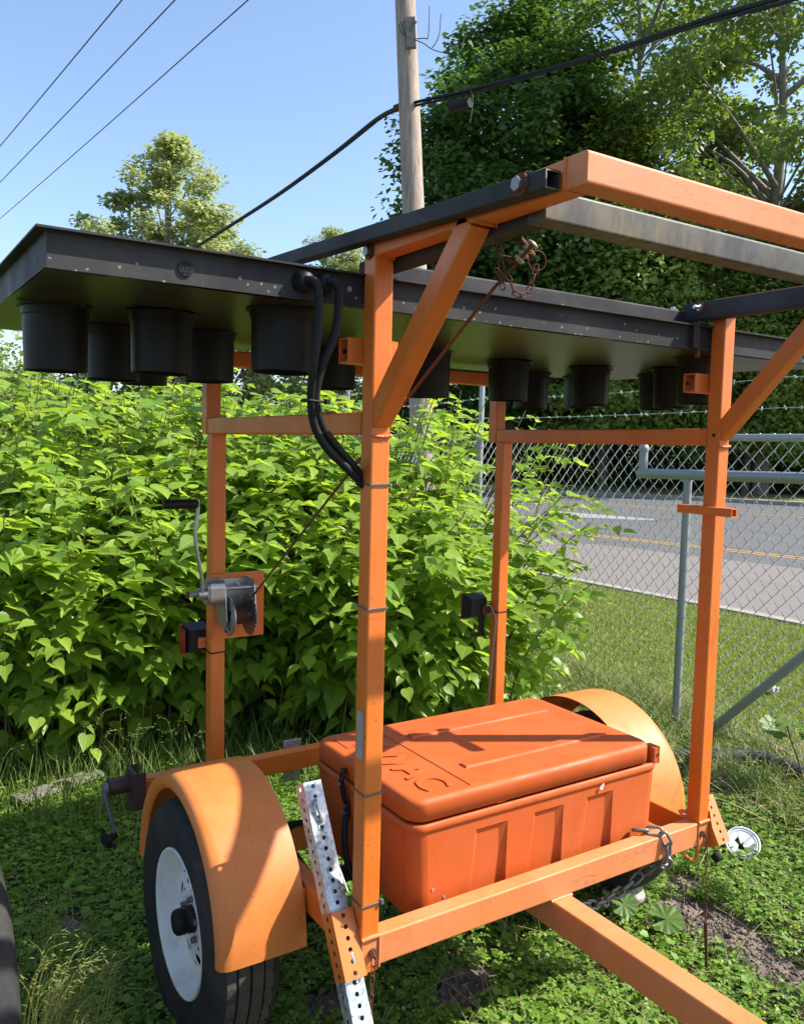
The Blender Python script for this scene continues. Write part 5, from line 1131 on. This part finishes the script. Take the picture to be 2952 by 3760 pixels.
# ------------------------------------------------------------------ trees
def polar(az, dist): a = math.radians(az); return CAM.x+math.sin(a)*dist, CAM.y+math.cos(a)*dist
def make_tree(name, label, pos, H, zc0, R, ncl, nleaf, lsize, m, mb, shape='round', group=None, clr=1.3, limbs=10, tr=.22, gap=0.0, cat='tree', seed=1):
    rs = np.random.default_rng(seed); root = thing(name, (pos[0], pos[1], 0), label, cat, group)
    tb = MB(); top = H*.80; pts = [Vector((.12*math.sin(i*1.3+seed), .12*math.cos(i*1.7+seed), top*i/7)) for i in range(8)]; pts[0].z = -.3
    tb.path(pts, [tr*(1-.82*i/7)+.02 for i in range(8)], 9, False)
    cz = (H+zc0)/2; hz = (H-zc0)/2; C_ = []
    while len(C_) < ncl:
        u = rs.normal(size=3); u /= np.linalg.norm(u); r = rs.uniform(.35, 1.0)**.6; p = u*r
        if shape == 'cone': w = .25+.95*(1-(p[2]+1)/2)**.8
        elif shape == 'poplar': w = .35+.75*(1-abs(p[2]+.35))
        else: w = 1.0
        q = np.array([p[0]*R*w, p[1]*R*w, cz+p[2]*hz])
        if gap and math.sin(q[0]*1.1+seed)*math.sin(q[1]*1.0+2*seed)*math.sin(q[2]*.9+seed) > gap: continue
        C_.append(q)
    C_ = np.array(C_)
    idx = rs.choice(ncl, min(limbs*3, ncl), replace=False)
    for k, i in enumerate(idx):
        c = C_[i]; z0 = min(top*.95, max(zc0*.55, c[2]-abs(rs.normal(2.2, 1.0))-.25*math.hypot(c[0], c[1]))); j = min(6, int(z0/top*7)); a = pts[j].lerp(pts[j+1], z0/top*7-j)
        mid = Vector((a.x*.55+c[0]*.45+rs.normal(0, .3), a.y*.55+c[1]*.45+rs.normal(0, .3), a.z*.45+c[2]*.55)); r0 = (tr*.42 if k < limbs else tr*.18)
        tb.path(smooth_pts([a, mid, Vector(c)], 4), np.linspace(r0, .02, 9), 6, False)
    tk = MB(); tk.v = [(x+pos[0], y+pos[1], z) for x, y, z in tb.v]; tk.f = tb.f; tk.sm = tb.sm; tk.build('trunk', mb, root, W0)
    rc = clr*rs.uniform(.7, 1.3, ncl); n = ncl*nleaf; ci = np.repeat(np.arange(ncl), nleaf); u = rs.normal(size=(n, 3)); u = nrm(u)*rs.uniform(0, 1, (n, 1))**.45
    P = C_[ci]+u*rc[ci][:, None]*np.array([1, 1, .62]); out = nrm(P-np.array([0, 0, cz]))*.5+nrm(u)*.4
    N = np.array([0, 0, .8])+out+rs.normal(0, .45, (n, 3)); T = rs.normal(size=(n, 3))*np.array([1, 1, .35])+out*.5+np.array([0, 0, -.35])
    V, F = cloud_arrays(P+np.array([pos[0], pos[1], 0]), T, N, lsize*rs.uniform(.65, 1.3, n), QV, QF); mesh_np('crown', V, F, m, root); return root
def dup_tree(src, pos, rot, sc, label, group=None):
    r = src.copy(); COL.objects.link(r); r.location = (pos[0], pos[1], 0); r.rotation_euler = (0, 0, rot); r.scale = (sc, sc, sc); r['label'] = label
    if group: r['group'] = group
    for c in list(src.children): inst(c, r)
    return r
maple = make_tree('maple_tree', 'tall dark green maple just right of the utility pole', polar(40.3, 38), 21.5, 2.5, 5.3, 230, 300, .31, M_T_DARK, M_BARK, 'round', 'woodland trees beyond the road', 1.5, 8, .28, seed=3)
mid = make_tree('leafy_tree', 'lighter green bushy tree in front of the dark maple', polar(46.5, 36), 15.8, 1.4, 4.3, 170, 260, .26, M_T_MID, M_BARK, 'cone', 'woodland trees beyond the road', 1.3, 8, .2, seed=5)
oak = make_tree('tall_open_tree', 'tall open tree with pale forked trunk at the right edge', polar(56.0, 37), 27.0, 7.0, 7.2, 150, 230, .26, M_T_OAK, M_BARKPALE, 'round', 'woodland trees beyond the road', 1.15, 16, .34, gap=.16, seed=8)
dup_tree(oak, polar(47.5, 43), 2.1, 1.0, 'tall tree whose crown shows above the lighter bushy tree', 'woodland trees beyond the road')
dup_tree(maple, polar(52, 46), 1.2, .72, 'dark green maple deep in the woods behind the forked trunk', 'woodland trees beyond the road')
dup_tree(maple, polar(63, 41), 2.6, .70, 'dark maple at the far right of the woods', 'woodland trees beyond the road')
dup_tree(mid, polar(59.5, 37), 1.9, .80, 'low bright tree below the open crown at the right edge', 'woodland trees beyond the road')
dup_tree(mid, polar(40.5, 45), .7, 1.0, 'bushy tree half hidden behind the dark maple', 'woodland trees beyond the road')
dup_tree(mid, polar(55.2, 36.5), 3.9, .74, 'small leafy tree at the foot of the pale forked trunk', 'woodland trees beyond the road')
pop = make_tree('poplar_tree', 'pale yellow green poplar rising alone behind the black board', polar(17.0, 33), 13.4, 2.0, 4.7, 130, 200, .19, M_T_POP, M_BARKPALE, 'cone', None, .62, 14, .16, gap=.30, seed=12)
dup_tree(pop, polar(28.3, 46), 2.0, 1.03, 'small slim tree top between the pole and the black pivot bar')
dup_tree(pop, polar(20.6, 34), 2.6, .80, 'shorter pale tree just right of the poplar behind the cable')
hedge = make_tree('hedge_tree', 'grey green tree low at the left edge beneath the board corner', polar(6.0, 26), 5.0, .6, 2.4, 60, 160, .17, M_T_OAK, M_BARK, 'round', None, .9, 6, .12, seed=21)
dup_tree(hedge, polar(11.5, 34), 1.1, 1.0, 'low green tree showing between the lamp hoods at the left', None)
dup_tree(hedge, polar(25.0, 34), 2.9, .95, 'dark low tree behind the thicket left of the front post', None)
dup_tree(hedge, polar(1.5, 20), 3.9, .80, 'bushy sunlit tree at the far left edge above the thicket', None)
# undergrowth under the woods and the mass of foliage behind it
def band(name, az0, az1, d0, d1, z0, z1, n, size, m, per=70):
    k = n//per; a = np.radians(RNG.uniform(az0, az1, k)); dd = RNG.uniform(d0, d1, k); zz = z0+(z1-z0)*RNG.random(k)**1.1*(.62+.38*np.sin(a*37+1.0)*np.sin(a*61))
    C_ = np.stack([CAM.x+np.sin(a)*dd, CAM.y+np.cos(a)*dd, zz], 1); u = nrm(RNG.normal(size=(k*per, 3)))*RNG.uniform(0, 1, (k*per, 1))**.5
    P = np.repeat(C_, per, 0)+u*np.repeat(RNG.uniform(.7, 1.6, k), per)[:, None]*np.array([1, 1, .7]); P[:, 2] = np.maximum(P[:, 2], .08); n = len(P)
    V, F = cloud_arrays(P, RNG.normal(size=(n, 3))*np.array([1, 1, .4])+np.array([0, 0, -.3]), np.array([0, 0, .9])+.5*u+RNG.normal(0, .5, (n, 3)), size*RNG.uniform(.6, 1.3, n), QV, QF); return mesh_np(name, V, F, m, kind='stuff')
band('woodland_undergrowth', 31, 68, 41, 44, 0, 6.0, 50000, .22, M_T_DARK)
band('woodland_undergrowth', 31, 68, 47, 52, 0, 13, 130000, .21, M_T_DARK)
band('distant_hedge', -8, 33, 44, 52, 0, 7.0, 34000, .28, M_T_OAK)
